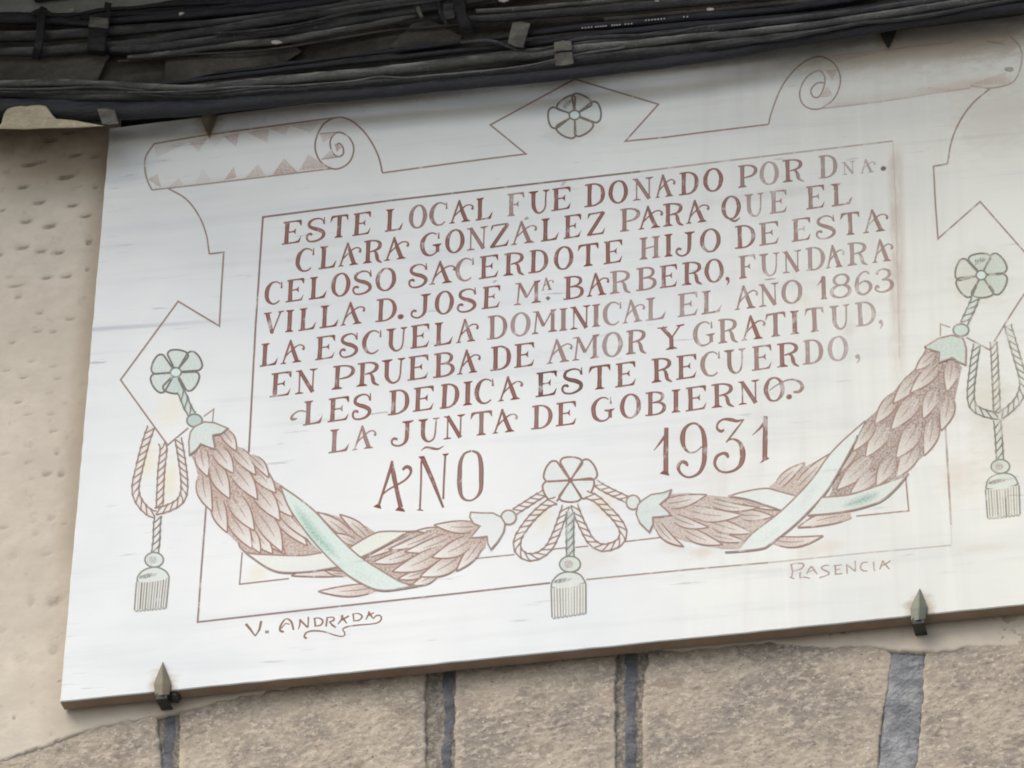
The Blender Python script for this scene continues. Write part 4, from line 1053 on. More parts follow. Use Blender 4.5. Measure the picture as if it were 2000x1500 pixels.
GL = {
 'E': [st(.24), S([(.03, .985), (.95, 1.0)], .06), S([(0, .012), (.9, .03)], .06), FLICK_T, FLICK_B, S([(.3, .52), (.64, .53)], .055), Pg([(.55, .53), (.72, .68), (.70, .53), (.72, .38)])],
 'F': [st(.26), *serif(.26, 0, .22), S([(.03, .985), (.95, 1.0)], .06), FLICK_T, S([(.3, .50), (.62, .51)], .055), Pg([(.52, .51), (.70, .66), (.68, .51), (.70, .36)])],
 'L': [st(.27), *serif(.27, 1, .23, -1), S([(.02, .012), (.9, .03)], .065), Pg([(.60, .0), (.93, .01), (1.04, .34), (.94, .24), (.82, .10), (.60, .06)])],
 'T': [st(.5), *serif(.5, 0, .22), S([(.06, .985), (.94, 1.0)], .075), FLICK_T, Pg([(.30, .99), (.02, 1.0), (-.02, .72), (.06, .80), (.14, .92), (.30, .95)])],
 'I': [S([(.5, 0), (.5, 1)], TK * 1.05), Pg([(0, -.01), (1, -.01), (1, .03), (.75, .09), (.25, .09), (0, .03)]), Pg([(0, 1.01), (1, 1.01), (1, .97), (.75, .91), (.25, .91), (0, .97)])],
 'S': [C([(.90, .74), (.82, .90), (.62, .99), (.38, .98), (.16, .88), (.13, .70), (.34, .57), (.64, .47), (.88, .33), (.90, .16), (.72, .02), (.44, -.04), (.16, .0), (.03, .15), (.08, .30), (.24, .32), (.28, .24)],
         [.05, .055, .06, .075, .11, .13, .15, .17, .16, .13, .09, .075, .07, .08, .085, .10, .08]), S([(.91, 1.03), (.92, .70)], [.03, .07])],
 'O': [oval()], 'Q': [oval(), C([(.36, .02), (.55, -.10), (.75, -.13), (.98, -.02)], [.05, .09, .09, .03])],
 'C': [C(ell(.52, .5, .46, .51, 48, 312, 16), [.055, .05, .055, .065, .085, .12, .16, .175, .18, .17, .16, .13, .09, .07, .06, .055, .045]), S([(.90, 1.0), (.91, .68)], [.03, .08])],
 'G': [C(ell(.48, .5, .44, .51, 52, 318, 16), [.055, .05, .055, .065, .085, .12, .16, .175, .18, .17, .16, .13, .09, .07, .06, .06, .07]), S([(.84, 1.0), (.85, .70)], [.03, .08]), S([(.82, .10), (.82, .42)], .14), Pg([(.56, .47), (1.03, .49), (1.0, .44), (.88, .36), (.74, .36), (.56, .43)])],
 'D': [st(.24), C([(.02, .985), (.28, 1.0), (.58, .97), (.82, .80), (.90, .5), (.82, .2), (.58, .03), (.28, .0), (.0, .012)], [.06, .06, .07, .13, .175, .13, .07, .06, .06])],
 'A': [S([(.44, 1.04), (.26, .5), (.10, .02)], [.08, .075, .06]), S([(.42, 1.02), (.60, .5), (.80, .02)], [.07, .17, .17]), Pg([(-.02, -.01), (.26, -.01), (.24, .04), (.12, .07), (-.02, .02)]), Pg([(.56, -.01), (1.0, -.01), (1.0, .02), (.88, .09), (.68, .09), (.56, .03)]),
       C([(.20, .30), (.34, .44), (.52, .58), (.72, .72), (.90, .76), (1.05, .70), (1.08, .60), (1.03, .53)], [.045, .05, .055, .055, .05, .06, .09, .10])],
 'R': [st(.24), *serif(.24, 0, .24), C([(.02, .985), (.30, 1.0), (.62, .97), (.84, .86), (.86, .70), (.70, .56), (.34, .49)], [.06, .06, .07, .13, .15, .09, .05]), C([(.52, .52), (.66, .44), (.72, .28), (.78, .08), (1.0, -.06)], [.05, .10, .15, .13, .04])],
 'P': [st(.24), *serif(.24, 0, .24), C([(.02, .985), (.34, 1.0), (.68, .96), (.92, .83), (.93, .66), (.76, .50), (.34, .43)], [.06, .06, .07, .13, .15, .09, .05])],
 'B': [st(.24), C([(.02, .985), (.30, 1.0), (.60, .98), (.82, .88), (.84, .72), (.70, .59), (.34, .53)], [.06, .06, .07, .12, .13, .08, .05]), C([(.34, .53), (.66, .52), (.90, .40), (.92, .20), (.72, .04), (.34, .0), (.0, .012)], [.05, .07, .13, .15, .08, .06, .06])],
 'U': [C([(.22, 1.0), (.22, .55), (.24, .25), (.38, .04), (.56, -.02), (.74, .08), (.82, .30), (.84, .6), (.85, 1.0)], [.18, .165, .165, .11, .07, .065, .06, .06, .065]), *serif(.22, 1, .24, -1), Pg([(.68, 1.01), (1.02, 1.01), (1.02, .98), (.90, .92), (.80, .92), (.68, .97)])],
 'N': [S([(.19, 0), (.19, 1)], .055), S([(.16, 1.0), (.83, .0)], [.15, .17]), S([(.83, 0), (.83, 1)], .055), Pg([(0, -.01), (.40, -.01), (.38, .03), (.26, .07), (.12, .07), (0, .03)]), Pg([(.64, 1.01), (1.03, 1.01), (1.03, .98), (.90, .92), (.76, .92), (.64, .97)]), Pg([(-.02, 1.01), (.26, 1.01), (.20, .93), (.0, .96)])],
 'M': [S([(.20, .98), (.12, 0)], [.07, .055]), S([(.20, 1.0), (.48, .30)], [.12, .15]), S([(.47, .28), (.82, 1.0)], .055), S([(.84, 1), (.84, 0)], .15), Pg([(0, -.01), (.28, -.01), (.26, .03), (.18, .07), (.07, .07), (0, .03)]), Pg([(.66, -.01), (1.02, -.01), (1.02, .03), (.94, .09), (.74, .09), (.66, .03)]), Pg([(.02, 1.01), (.24, 1.01), (.2, .94), (.02, .97)]), Pg([(.74, 1.01), (1.0, 1.03), (.96, .93), (.78, .9)])],
 'V': [S([(.16, 1.0), (.47, .02)], [.18, .14]), S([(.47, .0), (.86, 1.0)], [.05, .065]), Pg([(-.03, 1.01), (.40, 1.01), (.36, .95), (.0, .95)]), Pg([(.70, 1.01), (1.04, 1.03), (1.0, .97), (.78, .94)])],
 'J': [C([(.72, 1.0), (.72, .6), (.70, .22), (.58, .02), (.34, -.05), (.10, .04), (.04, .20), (.16, .30), (.30, .24)], [.17, .165, .15, .09, .07, .075, .08, .10, .09]), *serif(.74, 1, .26, -1)],
 'H': [S([(.2, 0), (.2, 1)], TK), S([(.8, 0), (.8, 1)], TK), *serif(.2, 0, .2), *serif(.8, 0, .2), *serif(.2, 1, .2, -1), *serif(.8, 1, .2, -1), C([(.2, .46), (.42, .50), (.6, .54), (.8, .54)], .05)],
 'Y': [S([(.17, 1.0), (.52, .48)], [.17, .15]), S([(.52, .48), (.86, 1.0)], [.06, .065]), S([(.52, .5), (.52, 0)], .165), *serif(.52, 0, .22), Pg([(-.03, 1.01), (.38, 1.01), (.34, .95), (.0, .95)]), Pg([(.68, 1.01), (1.04, 1.03), (1.0, .97), (.78, .94)])],
 'Z': [S([(.10, .97), (.95, 1.0)], .06), S([(.93, 1.0), (.10, .0)], .15), S([(.0, .015), (.9, .03)], .065), FLICK_B, Pg([(.28, 1.0), (.06, .99), (.02, .74), (.10, .82), (.18, .93)])],
 '1': [S([(.72, 0), (.72, 1.0)], .17), *serif(.72, 0, .30), Pg([(.72, 1.04), (.80, 1.0), (.60, .80), (.02, .58), (.30, .76)])],
 '8': [oval(.52, .77, .34, .245, .06, .13), oval(.48, .26, .44, .28, .06, .16)],
 '6': [C([(.86, .88), (.72, 1.0), (.46, .98), (.20, .78), (.10, .45), (.16, .15), (.46, -.01), (.78, .08), (.92, .30), (.80, .52), (.50, .58), (.22, .46)], [.07, .06, .06, .11, .17, .15, .08, .09, .15, .12, .06, .05])],
 '3': [C([(.12, .80), (.22, .95), (.50, 1.01), (.78, .92), (.82, .74), (.66, .60), (.40, .54)], [.10, .08, .06, .12, .14, .10, .05]), C([(.40, .54), (.76, .50), (.95, .32), (.84, .10), (.50, -.01), (.18, .03), (.03, .16), (.12, .28), (.24, .20)], [.05, .10, .16, .13, .07, .06, .08, .10, .09])],
 '.': [oval(.5, .09, .42, .075, .07, .08), Pg(ell(.5, .09, .30, .06, 0, 330, 7))],
 ',': [Pg(ell(.5, .06, .42, .10, 0, 330, 7)), C([(.75, .04), (.72, -.10), (.35, -.24)], [.08, .07, .02])],
 "'": [Pg([(.1, .0), (.75, .28), (1.0, .20), (.3, -.03)])],
 '~': [C([(0, .0), (.25, .13), (.5, .08), (.75, .03), (1.0, .14)], [.02, .05, .07, .05, .02])],
 'h': [S([(.40, 1), (.40, 0)], .3)],
}
VP = np.array([1000 + 251.0, 750 - 11980.0])
def put_letter(par, ch, x0, x1, yb, H, slope, col=RED, a=.9, wob=.012, wk=1.0):
    base0 = np.array([x0, yb + 0.0]); wd = x1 - x0
    up = VP - np.array([(x0 + x1) / 2, yb]); up /= np.hypot(*up)
    rot = random.uniform(-.012, .012)
    def T_(p):
        u, v = p
        return base0 + np.array([wd * u, wd * u * slope]) + up * H * v + np.array([rot * H * v, 0])
    layer[0] = 0
    d = Draw()
    for kind, pts, ws in GL[ch]:
        q = [T_((u + random.uniform(-wob, wob) * .8, v + random.uniform(-wob, wob) * .6)) for u, v in pts]
        if kind == 'p': d.fill(q, col, a)
        else:
            w_ = [(w * 1.06 + .008) * H * wk for w in ws]
            if kind == 's': d.stroke(q, w_, col, a, False)
            elif kind == 'c': d.stroke(q, w_, col, a, True, n=5)
            else: d.stroke(q, w_, col, a, True, True, n=4)
    return d.obj('letter', par)

# (crop, char, left, right[, alpha, colour]) in that crop's pixels; base = baseline points in the photo
LINES = [
 ([(550, 477.5), (928, 430.5), (1326, 381), (1600, 348)], 42.5,
  'A E 240 415|A S 465 640|A T 685 850|A E 895 1060|A L 1195 1360|A O 1425 1580 .75|A C 1620 1785 .8|A A 1800 1995|B L 135 290|B F 425 585 .62|B U 635 820|B E 845 1020|B D 1150 1340|B O 1380 1550|B N 1600 1785 .8|B A 1810 1975 .85|C D 115 280|C O 325 485|C P 615 775 .8|C O 805 960 .5|C R 995 1175 .85|C D 1300 1460 .6'),
 ([(622, 525.8), (1055, 471.6), (1575, 409)], 43,
  'A C 370 540|A L 580 740|A A 765 950|A R 995 1170|A A 1195 1395|A G 1535 1720|A O 1760 1930|B N 55 245 .8|B Z 270 445|B A 470 680 .8|B L 740 905|B E 955 1115|B Z 1175 1340|B P 1480 1660 .8|B A 1655 1855|B R 1880 2070|C A 175 350|C Q 480 635|C U 675 835 .55|C E 885 1030 .6|C E 1195 1350 .8|C L 1405 1580 .8'),
 ([(557.7, 590.5), (935.7, 544.7), (1547, 472)], 42.5,
  'A C 85 245|A E 275 440|A L 487 650|A O 700 868|A S 898 1075|A O 1112 1295|A S 1418 1592|A A 1612 1825|A C 1862 2030 .75|B E 170 345|B R 395 590|B D 630 810|B O 868 1040 1|B T 1090 1280 1|B E 1328 1500|B H 1660 1855 .7|B I 1895 1970|C J 85 250|C O 297 465|C D 590 765|C E 795 960 .75|C E 1070 1230 .75|C S 1280 1445 .75|C T 1490 1650 .8|C A 1680 1870 .85'),
 ([(582.3, 646), (1100.5, 585), (1575, 528.7)], 42.5,
  'A V 65 245|A I 270 345|A L 392 550|A L 585 760|A A 785 985|A D 1110 1305|A . 1322 1368|A J 1437 1622|A O 1665 1830|A S 1872 2048|B E 195 360|B M 495 740 .85|B B 955 1140|B A 1175 1355|B R 1385 1580 .65|B B 1630 1815 .75|B E 1850 2012|C R 140 310|C O 338 490|C , 505 545|C F 620 765 .75|C U 800 970 .6|C N 995 1150 .7|C D 1190 1355 .6|C A 1365 1505 .7|C R 1545 1715 .6|C A 1760 1915 .7'),
 ([(506.8, 716.2), (951.4, 663), (1324, 619.2), (1603.6, 584.7)], 43.5,
  'D L 80 245|D A 278 470|D E 595 775|D S 825 992|D C 1040 1215|D U 1255 1445|D E 1480 1655|D L 1700 1870|D A 1910 2090|E D 245 430 .8|E O 465 640 .6|E M 660 890 .8|E I 915 990 .75|E N 1015 1200|E I 1220 1295 .75|E C 1330 1500 .6|E A 1505 1690 .6|E L 1715 1900 .6|F E 100 270 .6|F L 300 470 .75|F A 590 765 .8|F N 795 960 .7|F O 990 1160 .65|F 1 1280 1370 .75|F 8 1405 1580 .6|F 6 1612 1755 .6|F 3 1780 1935 .6'),
 ([(526.7, 775.8), (958.8, 723.8), (1403.5, 671), (1672.6, 637.4)], 45,
  'D E 175 365|D N 410 608|D P 750 955|D R 980 1190|D U 1215 1425|D E 1455 1645|D B 1695 1890|D A 1920 2108|E D 275 465 1|E E 495 680|E A 800 1010 .7|E M 1035 1285 .75|E O 1320 1500 .6|E R 1535 1725 .8|E Y 1835 2075|F G 245 418 .7|F R 447 612 .7|F A 648 825|F T 850 1020 .8|F I 1062 1135|F T 1190 1345 .7|F U 1400 1565 .55|F D 1615 1790 .5|F , 1805 1848 .35'),
 ([(639, 824.7), (1047, 775), (1470, 723.7)], 45.5,
  'D L 480 660 .85|D E 710 905|D S 940 1115|D D 1275 1470|D E 1505 1695|D D 1755 1930|E I 20 105|E C 135 310 1|E A 350 550|E E 695 890 1 K|E S 940 1135 1 K|E T 1190 1390 1|E E 1435 1625|E R 1775 1965 1|F E 90 260 1|F C 305 470 .75|F U 505 680 .9|F E 735 900 .8|F R 945 1135|F D 1165 1340 .65|F O 1385 1550 .4|F , 1605 1655 .35'),
 ([(641.2, 885), (1086, 832.6), (1340.2, 803), (1390.8, 797)], 44.5,
  'D L 720 905 .8|D A 945 1135 .75|D J 1300 1505|D U 1555 1745|D N 1790 1980|E T 90 290 .85|E A 295 500|E D 655 850 .9|E E 885 1070|E G 1225 1425|E O 1485 1670|E B 1715 1905|F I 50 125|F E 170 345|F R 390 582|F N 620 795|F O 842 1010|F . 1030 1068'),
]
for base, H, spec in LINES:
    L_ = sub('text_line', plaque)
    bx = [p[0] for p in base]; by = [p[1] for p in base]
    sl0 = (by[1] - by[0]) / (bx[1] - bx[0]); sl1 = (by[-1] - by[-2]) / (bx[-1] - bx[-2])
    for it in spec.split('|'):
        q = it.split()
        ox, oy, s = CROP[q[0]]
        x0, x1 = ox + float(q[2]) / s, ox + float(q[3]) / s
        a = .36 + .66 * float(q[4]) if len(q) > 4 else 1.0
        yb = np.interp(x0, bx, by)
        if x0 < bx[0]: yb = by[0] + (x0 - bx[0]) * sl0
        if x0 > bx[-1]: yb = by[-1] + (x0 - bx[-1]) * sl1
        sl = sl0 + (sl1 - sl0) * np.clip((x0 - bx[0]) / (bx[-1] - bx[0]), 0, 1)
        put_letter(L_, q[1], x0, x1, yb, H + random.uniform(-.5, .5), sl, DARK if len(q) > 5 else RED, a)
    if base is LINES[0][0]:
        for ch, x0, x1, yb, hh, a in [('N', 1500, 1610, 312, 24.5, .6), ('A', 1655, 1770, 300, 26, .65), ('.', 1832, 1868, 275, 40, 1)]:
            ox, oy, s = CROP['C']; put_letter(L_, ch, ox + x0 / s, ox + x1 / s, oy + yb / s, hh, -.12, (0.10, 0.06, 0.06) if ch == '.' else RED, a)
        d = Draw(); d.stroke(C_('C', (1530, 190), (1580, 176), (1640, 170)), [2, 4, 2], (0.35, 0.3, 0.28), .35); d.obj('letter', L_)
        d = Draw(); d.fill(C_('B', (925, 205), (950, 165), (985, 165), (955, 205)), (0.30, 0.22, 0.22), .45); d.obj('letter', L_)
    if base is LINES[1][0]:
        d = Draw(); d.fill(C_('B', (585, 520), (610, 488), (638, 505), (610, 522)), (0.20, 0.17, 0.16), .7); d.obj('letter', L_)
    if base is LINES[3][0]:
        put_letter(L_, 'A', *[CROP['B'][0] + v / 4.762 for v in (752, 850)], CROP['B'][1] + 1180 / 4.762, 24, -.12, RED, .9)
        d = Draw(); d.fill(C_('B', (790, 1250), (810, 1232), (832, 1248), (812, 1270)), (0.12, 0.07, 0.07), .9, True); d.obj('letter', L_)
        d = Draw(); d.fill(C_('B', (290, 1105), (320, 1078), (342, 1085), (310, 1108)), (0.2, 0.15, 0.15), .55); d.obj('letter', L_)
    if base is LINES[4][0]:
        d = Draw(); d.stroke(C_('F', (838, 72), (885, 66), (935, 62)), [1.5, 3.6, 1.5], BRN, .7); d.obj('letter', L_)
    if base is LINES[6][0]:
        d = Draw(); d.stroke(C_('D', (512, 878), (470, 868), (425, 880), (385, 915), (380, 945), (410, 945), (430, 938)), [3, 3, 3.2, 4.5, 6, 4.5, 2], RED, .85); d.obj('letter', L_)
    if base is LINES[7][0]:
        d = Draw(); d.stroke(C_('F', (880, 1012), (930, 975), (975, 950), (1030, 925), (1090, 920), (1145, 945), (1160, 985), (1135, 1020), (1085, 1026)), [1.5, 3, 3, 3, 4, 6, 7.5, 6, 4], RED, .9); d.obj('letter', L_)

# AÑO 1931
L_ = sub('text_line', plaque)
def multi(tag_, strokes, polys=(), col=RED, a=.9, par=None):
    layer[0] = 0
    s = CROP[tag_][2]; d = Draw()
    for pts, w in strokes:
        q = C_(tag_, *pts); w_ = [x / s for x in (w if isinstance(w, list) else [w] * len(pts))]
        d.stroke(q, w_, col, a, len(pts) > 3, n=6)
    for pts in polys: d.fill(C_(tag_, *pts), col, a)
    return d.obj('letter', par or L_)
multi('G', [([(442, 400), (400, 560), (300, 870), (258, 1000)], [30, 40, 30, 38]), ([(442, 420), (455, 560), (500, 780), (552, 1010)], [22, 60, 55, 62]), ([(300, 850), (400, 770), (520, 705), (620, 640), (680, 560), (672, 495), (620, 480), (575, 520)], [20, 22, 26, 28, 32, 48, 44, 30])],
      [[(190, 1000), (300, 1028), (290, 985), (240, 965)], [(475, 1048), (612, 1066), (585, 1020), (520, 1000)]], a=1.0)
multi('G', [([(820, 400), (815, 700), (800, 1035)], [26, 24, 26]), ([(835, 360), (960, 640), (1105, 1010)], [62, 55, 30]), ([(1132, 320), (1115, 620), (1105, 900)], 26), ([(815, 268), (880, 225), (960, 238), (1040, 245), (1115, 205)], [8, 26, 34, 26, 8])],
      [[(755, 1045), (850, 1055), (835, 1035), (775, 1032)], [(1090, 312), (1180, 300), (1160, 330), (1110, 335)], [(778, 345), (860, 335), (860, 375), (800, 370)]], a=1.0)
multi('G', [([(1470, 270), (1380, 310), (1330, 420), (1318, 580), (1318, 740), (1350, 870), (1430, 918), (1520, 890), (1590, 790), (1600, 620), (1595, 430), (1560, 310), (1480, 270)], [24, 30, 50, 62, 62, 44, 26, 26, 50, 62, 60, 42, 24])], a=.95)
multi('H', [([(385, 345), (378, 600), (378, 900)], [52, 62, 60]), ([(375, 440), (300, 540), (230, 628)], [40, 26, 8])], [[(300, 908), (425, 935), (405, 880), (340, 872)]], a=1.0)
multi('H', [([(820, 575), (740, 640), (660, 645), (600, 580), (582, 470), (605, 370), (670, 305), (750, 298), (820, 370), (848, 480), (852, 640), (840, 780), (790, 890), (700, 945), (620, 945), (550, 890), (530, 820), (570, 765), (620, 775), (645, 815)],
              [16, 20, 24, 44, 64, 48, 30, 26, 44, 60, 62, 56, 40, 28, 26, 34, 44, 40, 46, 26])], a=1.0)
multi('H', [([(1090, 370), (1050, 390), (1005, 355), (1015, 290), (1080, 245), (1170, 248), (1250, 265), (1330, 245)], [26, 36, 30, 28, 26, 44, 34, 12]), ([(1330, 245), (1220, 390), (1115, 525)], [14, 26, 20]),
            ([(1130, 505), (1200, 485), (1280, 530), (1315, 640), (1305, 760), (1240, 850), (1130, 890), (1030, 870), (975, 790), (1000, 700), (1070, 660), (1120, 670), (1140, 715)], [14, 24, 44, 70, 62, 36, 28, 28, 36, 40, 34, 46, 26])], a=1.0)
multi('H', [([(1595, 205), (1590, 480), (1585, 745)], [50, 62, 58]), ([(1580, 290), (1520, 360), (1435, 438)], [40, 26, 8])], [[(1520, 785), (1650, 722), (1620, 705), (1555, 740)]], a=1.0)
# maker's signature and town, below the frame
L_ = sub('text_line', plaque)
for ss_ in [[([(125, 365), (180, 430), (240, 515)], [34, 30, 16]), ([(240, 515), (290, 440), (315, 330)], [16, 26, 32])],
            [([(360, 465), (408, 463)], 36)],
            [([(590, 465), (545, 445), (555, 380), (615, 305), (680, 340), (708, 440)], [26, 30, 26, 18, 26, 24]), ([(560, 420), (610, 360), (660, 370)], 14)],
            [([(765, 435), (785, 380), (790, 310)], [10, 20, 22]), ([(780, 310), (830, 360), (880, 410)], 24), ([(885, 410), (890, 280)], [16, 22])],
            [([(975, 395), (965, 300)], 22), ([(950, 300), (1020, 295), (1065, 330), (1040, 380), (960, 395)], [14, 16, 24, 20, 14])],
            [([(1105, 400), (1120, 285)], 22), ([(1115, 290), (1190, 285), (1200, 320), (1140, 345)], [14, 16, 22, 14]), ([(1150, 345), (1180, 380), (1225, 410)], [14, 26, 20])],
            [([(1250, 370), (1290, 320), (1310, 255)], [14, 22, 16]), ([(1290, 262), (1320, 310), (1360, 362)], [24, 28, 12]), ([(1270, 330), (1330, 300), (1385, 268)], [10, 20, 22])],
            [([(1445, 330), (1435, 245)], 20), ([(1425, 245), (1500, 240), (1545, 275), (1510, 320), (1430, 330)], [12, 16, 24, 18, 14])],
            [([(1590, 315), (1615, 270), (1630, 210)], 16), ([(1625, 215), (1650, 260), (1690, 310)], [20, 24, 12]), ([(1600, 275), (1650, 250), (1690, 228)], 16),
             ([(1690, 295), (1720, 265), (1765, 265), (1780, 305), (1740, 350), (1640, 370), (1500, 380), (1370, 400), (1310, 430), (1330, 470), (1330, 505), (1290, 520), (1200, 500), (1080, 462), (960, 450), (870, 470), (840, 520), (870, 545)],
              [16, 18, 18, 20, 18, 16, 18, 20, 16, 18, 16, 16, 18, 20, 22, 22, 24, 26])]]:
    multi('I', ss_, (), (0.20, 0.20, 0.22) if ss_[0][0][0] == (360, 465) else BRN, 1.0)
L_ = sub('text_line', plaque)
for ss_ in [[([(200, 450), (215, 360), (195, 250)], [22, 26, 26]), ([(175, 255), (280, 232), (380, 245), (350, 310), (230, 350)], [18, 20, 24, 22, 18]), ([(170, 440), (245, 465)], 18)],
            [([(330, 365), (325, 450)], 22), ([(320, 450), (400, 440), (480, 460)], [18, 22, 16])],
            [([(425, 395), (470, 310), (505, 285), (545, 340), (585, 400)], [16, 22, 22, 24, 16]), ([(430, 370), (500, 345), (545, 335)], 12)],
            [([(765, 265), (700, 265), (650, 300), (680, 330), (745, 360), (760, 395), (700, 425), (615, 450)], [14, 20, 24, 24, 26, 24, 20, 22])],
            [([(865, 400), (855, 265)], 26), ([(830, 270), (955, 255)], 16), ([(860, 330), (930, 320)], 14), ([(845, 400), (965, 385)], 20)],
            [([(1035, 390), (1030, 245)], 22), ([(1025, 250), (1090, 300), (1160, 355)], 24), ([(1160, 355), (1155, 195)], 22)],
            [([(1345, 215), (1270, 225), (1235, 290), (1265, 340), (1340, 350)], [14, 20, 30, 24, 16])],
            [([(1430, 210), (1445, 345)], 26)],
            [([(1525, 325), (1550, 260), (1570, 185)], [20, 22, 14]), ([(1565, 190), (1610, 250), (1670, 320)], [16, 26, 20]), ([(1540, 275), (1620, 240), (1690, 190)], [14, 22, 18])]]:
    multi('J', ss_, (), TERR, .8)
# ------------------------------------------------------------------ clips holding the plaque
def clip(label, tip, sh_l, sh_r, bot_l, bot_r, mat, shank, down=False, ear=None):
    c0 = P((sh_l[0] + sh_r[0]) / 2, (sh_l[1] + sh_r[1]) / 2)
    r = empty('plaque_clip', (float(c0[0]), FACE, float(c0[2])), label, 'metal clip', 'pointed clips holding the plaque')
    f = FACE - 0.0012
    ring_ = [tip, ((tip[0] + sh_r[0] * 1.6) / 2.6, (tip[1] + sh_r[1] * 1.2) / 2.2), sh_r, bot_r, bot_l, sh_l, ((tip[0] + sh_l[0] * 1.6) / 2.6, (tip[1] + sh_l[1] * 1.2) / 2.2)]
    ring_[1] = (tip[0] * .38 + sh_r[0] * .62, tip[1] * .42 + sh_r[1] * .58); ring_[6] = (tip[0] * .38 + sh_l[0] * .62, tip[1] * .42 + sh_l[1] * .58)
    ctr = ((sh_l[0] + sh_r[0]) / 2, (sh_l[1] + sh_r[1]) / 2); bc = ((bot_l[0] + bot_r[0]) / 2, (bot_l[1] + bot_r[1]) / 2)
    tc = (tip[0] * .5 + ctr[0] * .5, tip[1] * .5 + ctr[1] * .5)
    v = [P(*p, FACE + 0.0005) for p in ring_] + [P(*p, f - 0.0015) for p in ring_] + [P(*tc, f - 0.004), P(*ctr, f - 0.0058), P(*bc, f - 0.0055)]
    faces = [(i, (i + 1) % 7, 7 + (i + 1) % 7, 7 + i) for i in range(7)]
    faces += [(7, 8, 14), (8, 9, 15, 14), (9, 10, 16, 15), (10, 11, 16), (11, 12, 15, 16), (12, 13, 14, 15), (13, 7, 14)]
    b_ = mesh_obj('spearhead', v, faces, mat, r)
    # the shank wraps the slab's edge and runs back into the wall
    w = (bot_r[0] - bot_l[0]) * .42 * MM
    bp = P(*bc)
    sgn = 1 if down else -1
    dz = 0.006
    prof = [(FACE - 0.0015, sgn * 0.001), (FACE - 0.0045, sgn * 0.002), (FACE - 0.0035, sgn * 0.008), (FACE + 0.004, sgn * (0.008)), (-0.004, sgn * 0.008), (0.004, sgn * 0.008)]
    vv, ff = [], []
    for y, z in prof:
        for (dx, dd) in ((-w, 0), (w, 0), (w * .8, sgn * -0.006), (-w * .8, sgn * -0.006)):
            vv.append((bp[0] + dx, y, bp[2] + z - dd * .6 * 0 + (0.0 if dd == 0 else -sgn * 0.004)))
    for i in range(len(prof) - 1):
        for k in range(4): ff.append((4 * i + k, 4 * i + (k + 1) % 4, 4 * i + 4 + (k + 1) % 4, 4 * i + 4 + k))
    ff += [(0, 1, 2, 3), tuple(4 * (len(prof) - 1) + k for k in range(4))]
    o = mesh_obj('shank', vv, ff, m_clip_dark, r)
    for q in (b_, o):
        bm = bmesh.new(); bm.from_mesh(q.data); bmesh.ops.recalc_face_normals(bm, faces=bm.faces); 
        bmesh.ops.bevel(bm, geom=bm.edges[:], offset=0.0006, segments=2, affect='EDGES'); bm.to_mesh(q.data); bm.free()
    if ear:
        e = P(*ear, -0.012)
        bm = bmesh.new(); bmesh.ops.create_icosphere(bm, subdivisions=2, radius=0.008)
        for q in bm.verts: q.co = Vector((q.co.x * 1.2, q.co.y * 1.3, q.co.z * .8)) * (1 + .2 * noise.noise(q.co * 200)) + Vector(e) - wloc(r)
        me = bpy.data.meshes.new('mortar_blob'); bm.to_mesh(me); bm.free(); me.materials.append(m_clip_dark)
        o = bpy.data.objects.new('wall_plug', me); COL.objects.link(o); o.parent = r
clip('brown bronze pointed clip at the lower left of the plaque', (318, 1292), (300.5, 1336), (334, 1335), (303, 1359), (331, 1357), m_clip_brown, 28, ear=(341, 1362))
clip('green bronze pointed clip at the lower right of the plaque', (1796.5, 1148.5), (1778, 1188), (1811, 1185), (1780, 1213), (1808, 1209), m_clip_green, 28)
clip('dull brass pointed clip under the cables at the upper left of the plaque', (408.5, 270), (393, 234), (421, 231), (397, 212), (424, 208), m_clip_brown, 28, True)
clip('blackened pointed clip under the cables at the upper right of the plaque', (1735, 96), (1717, 62), (1752, 58), (1718, 40), (1752, 36), m_clip_dark, 28, True)

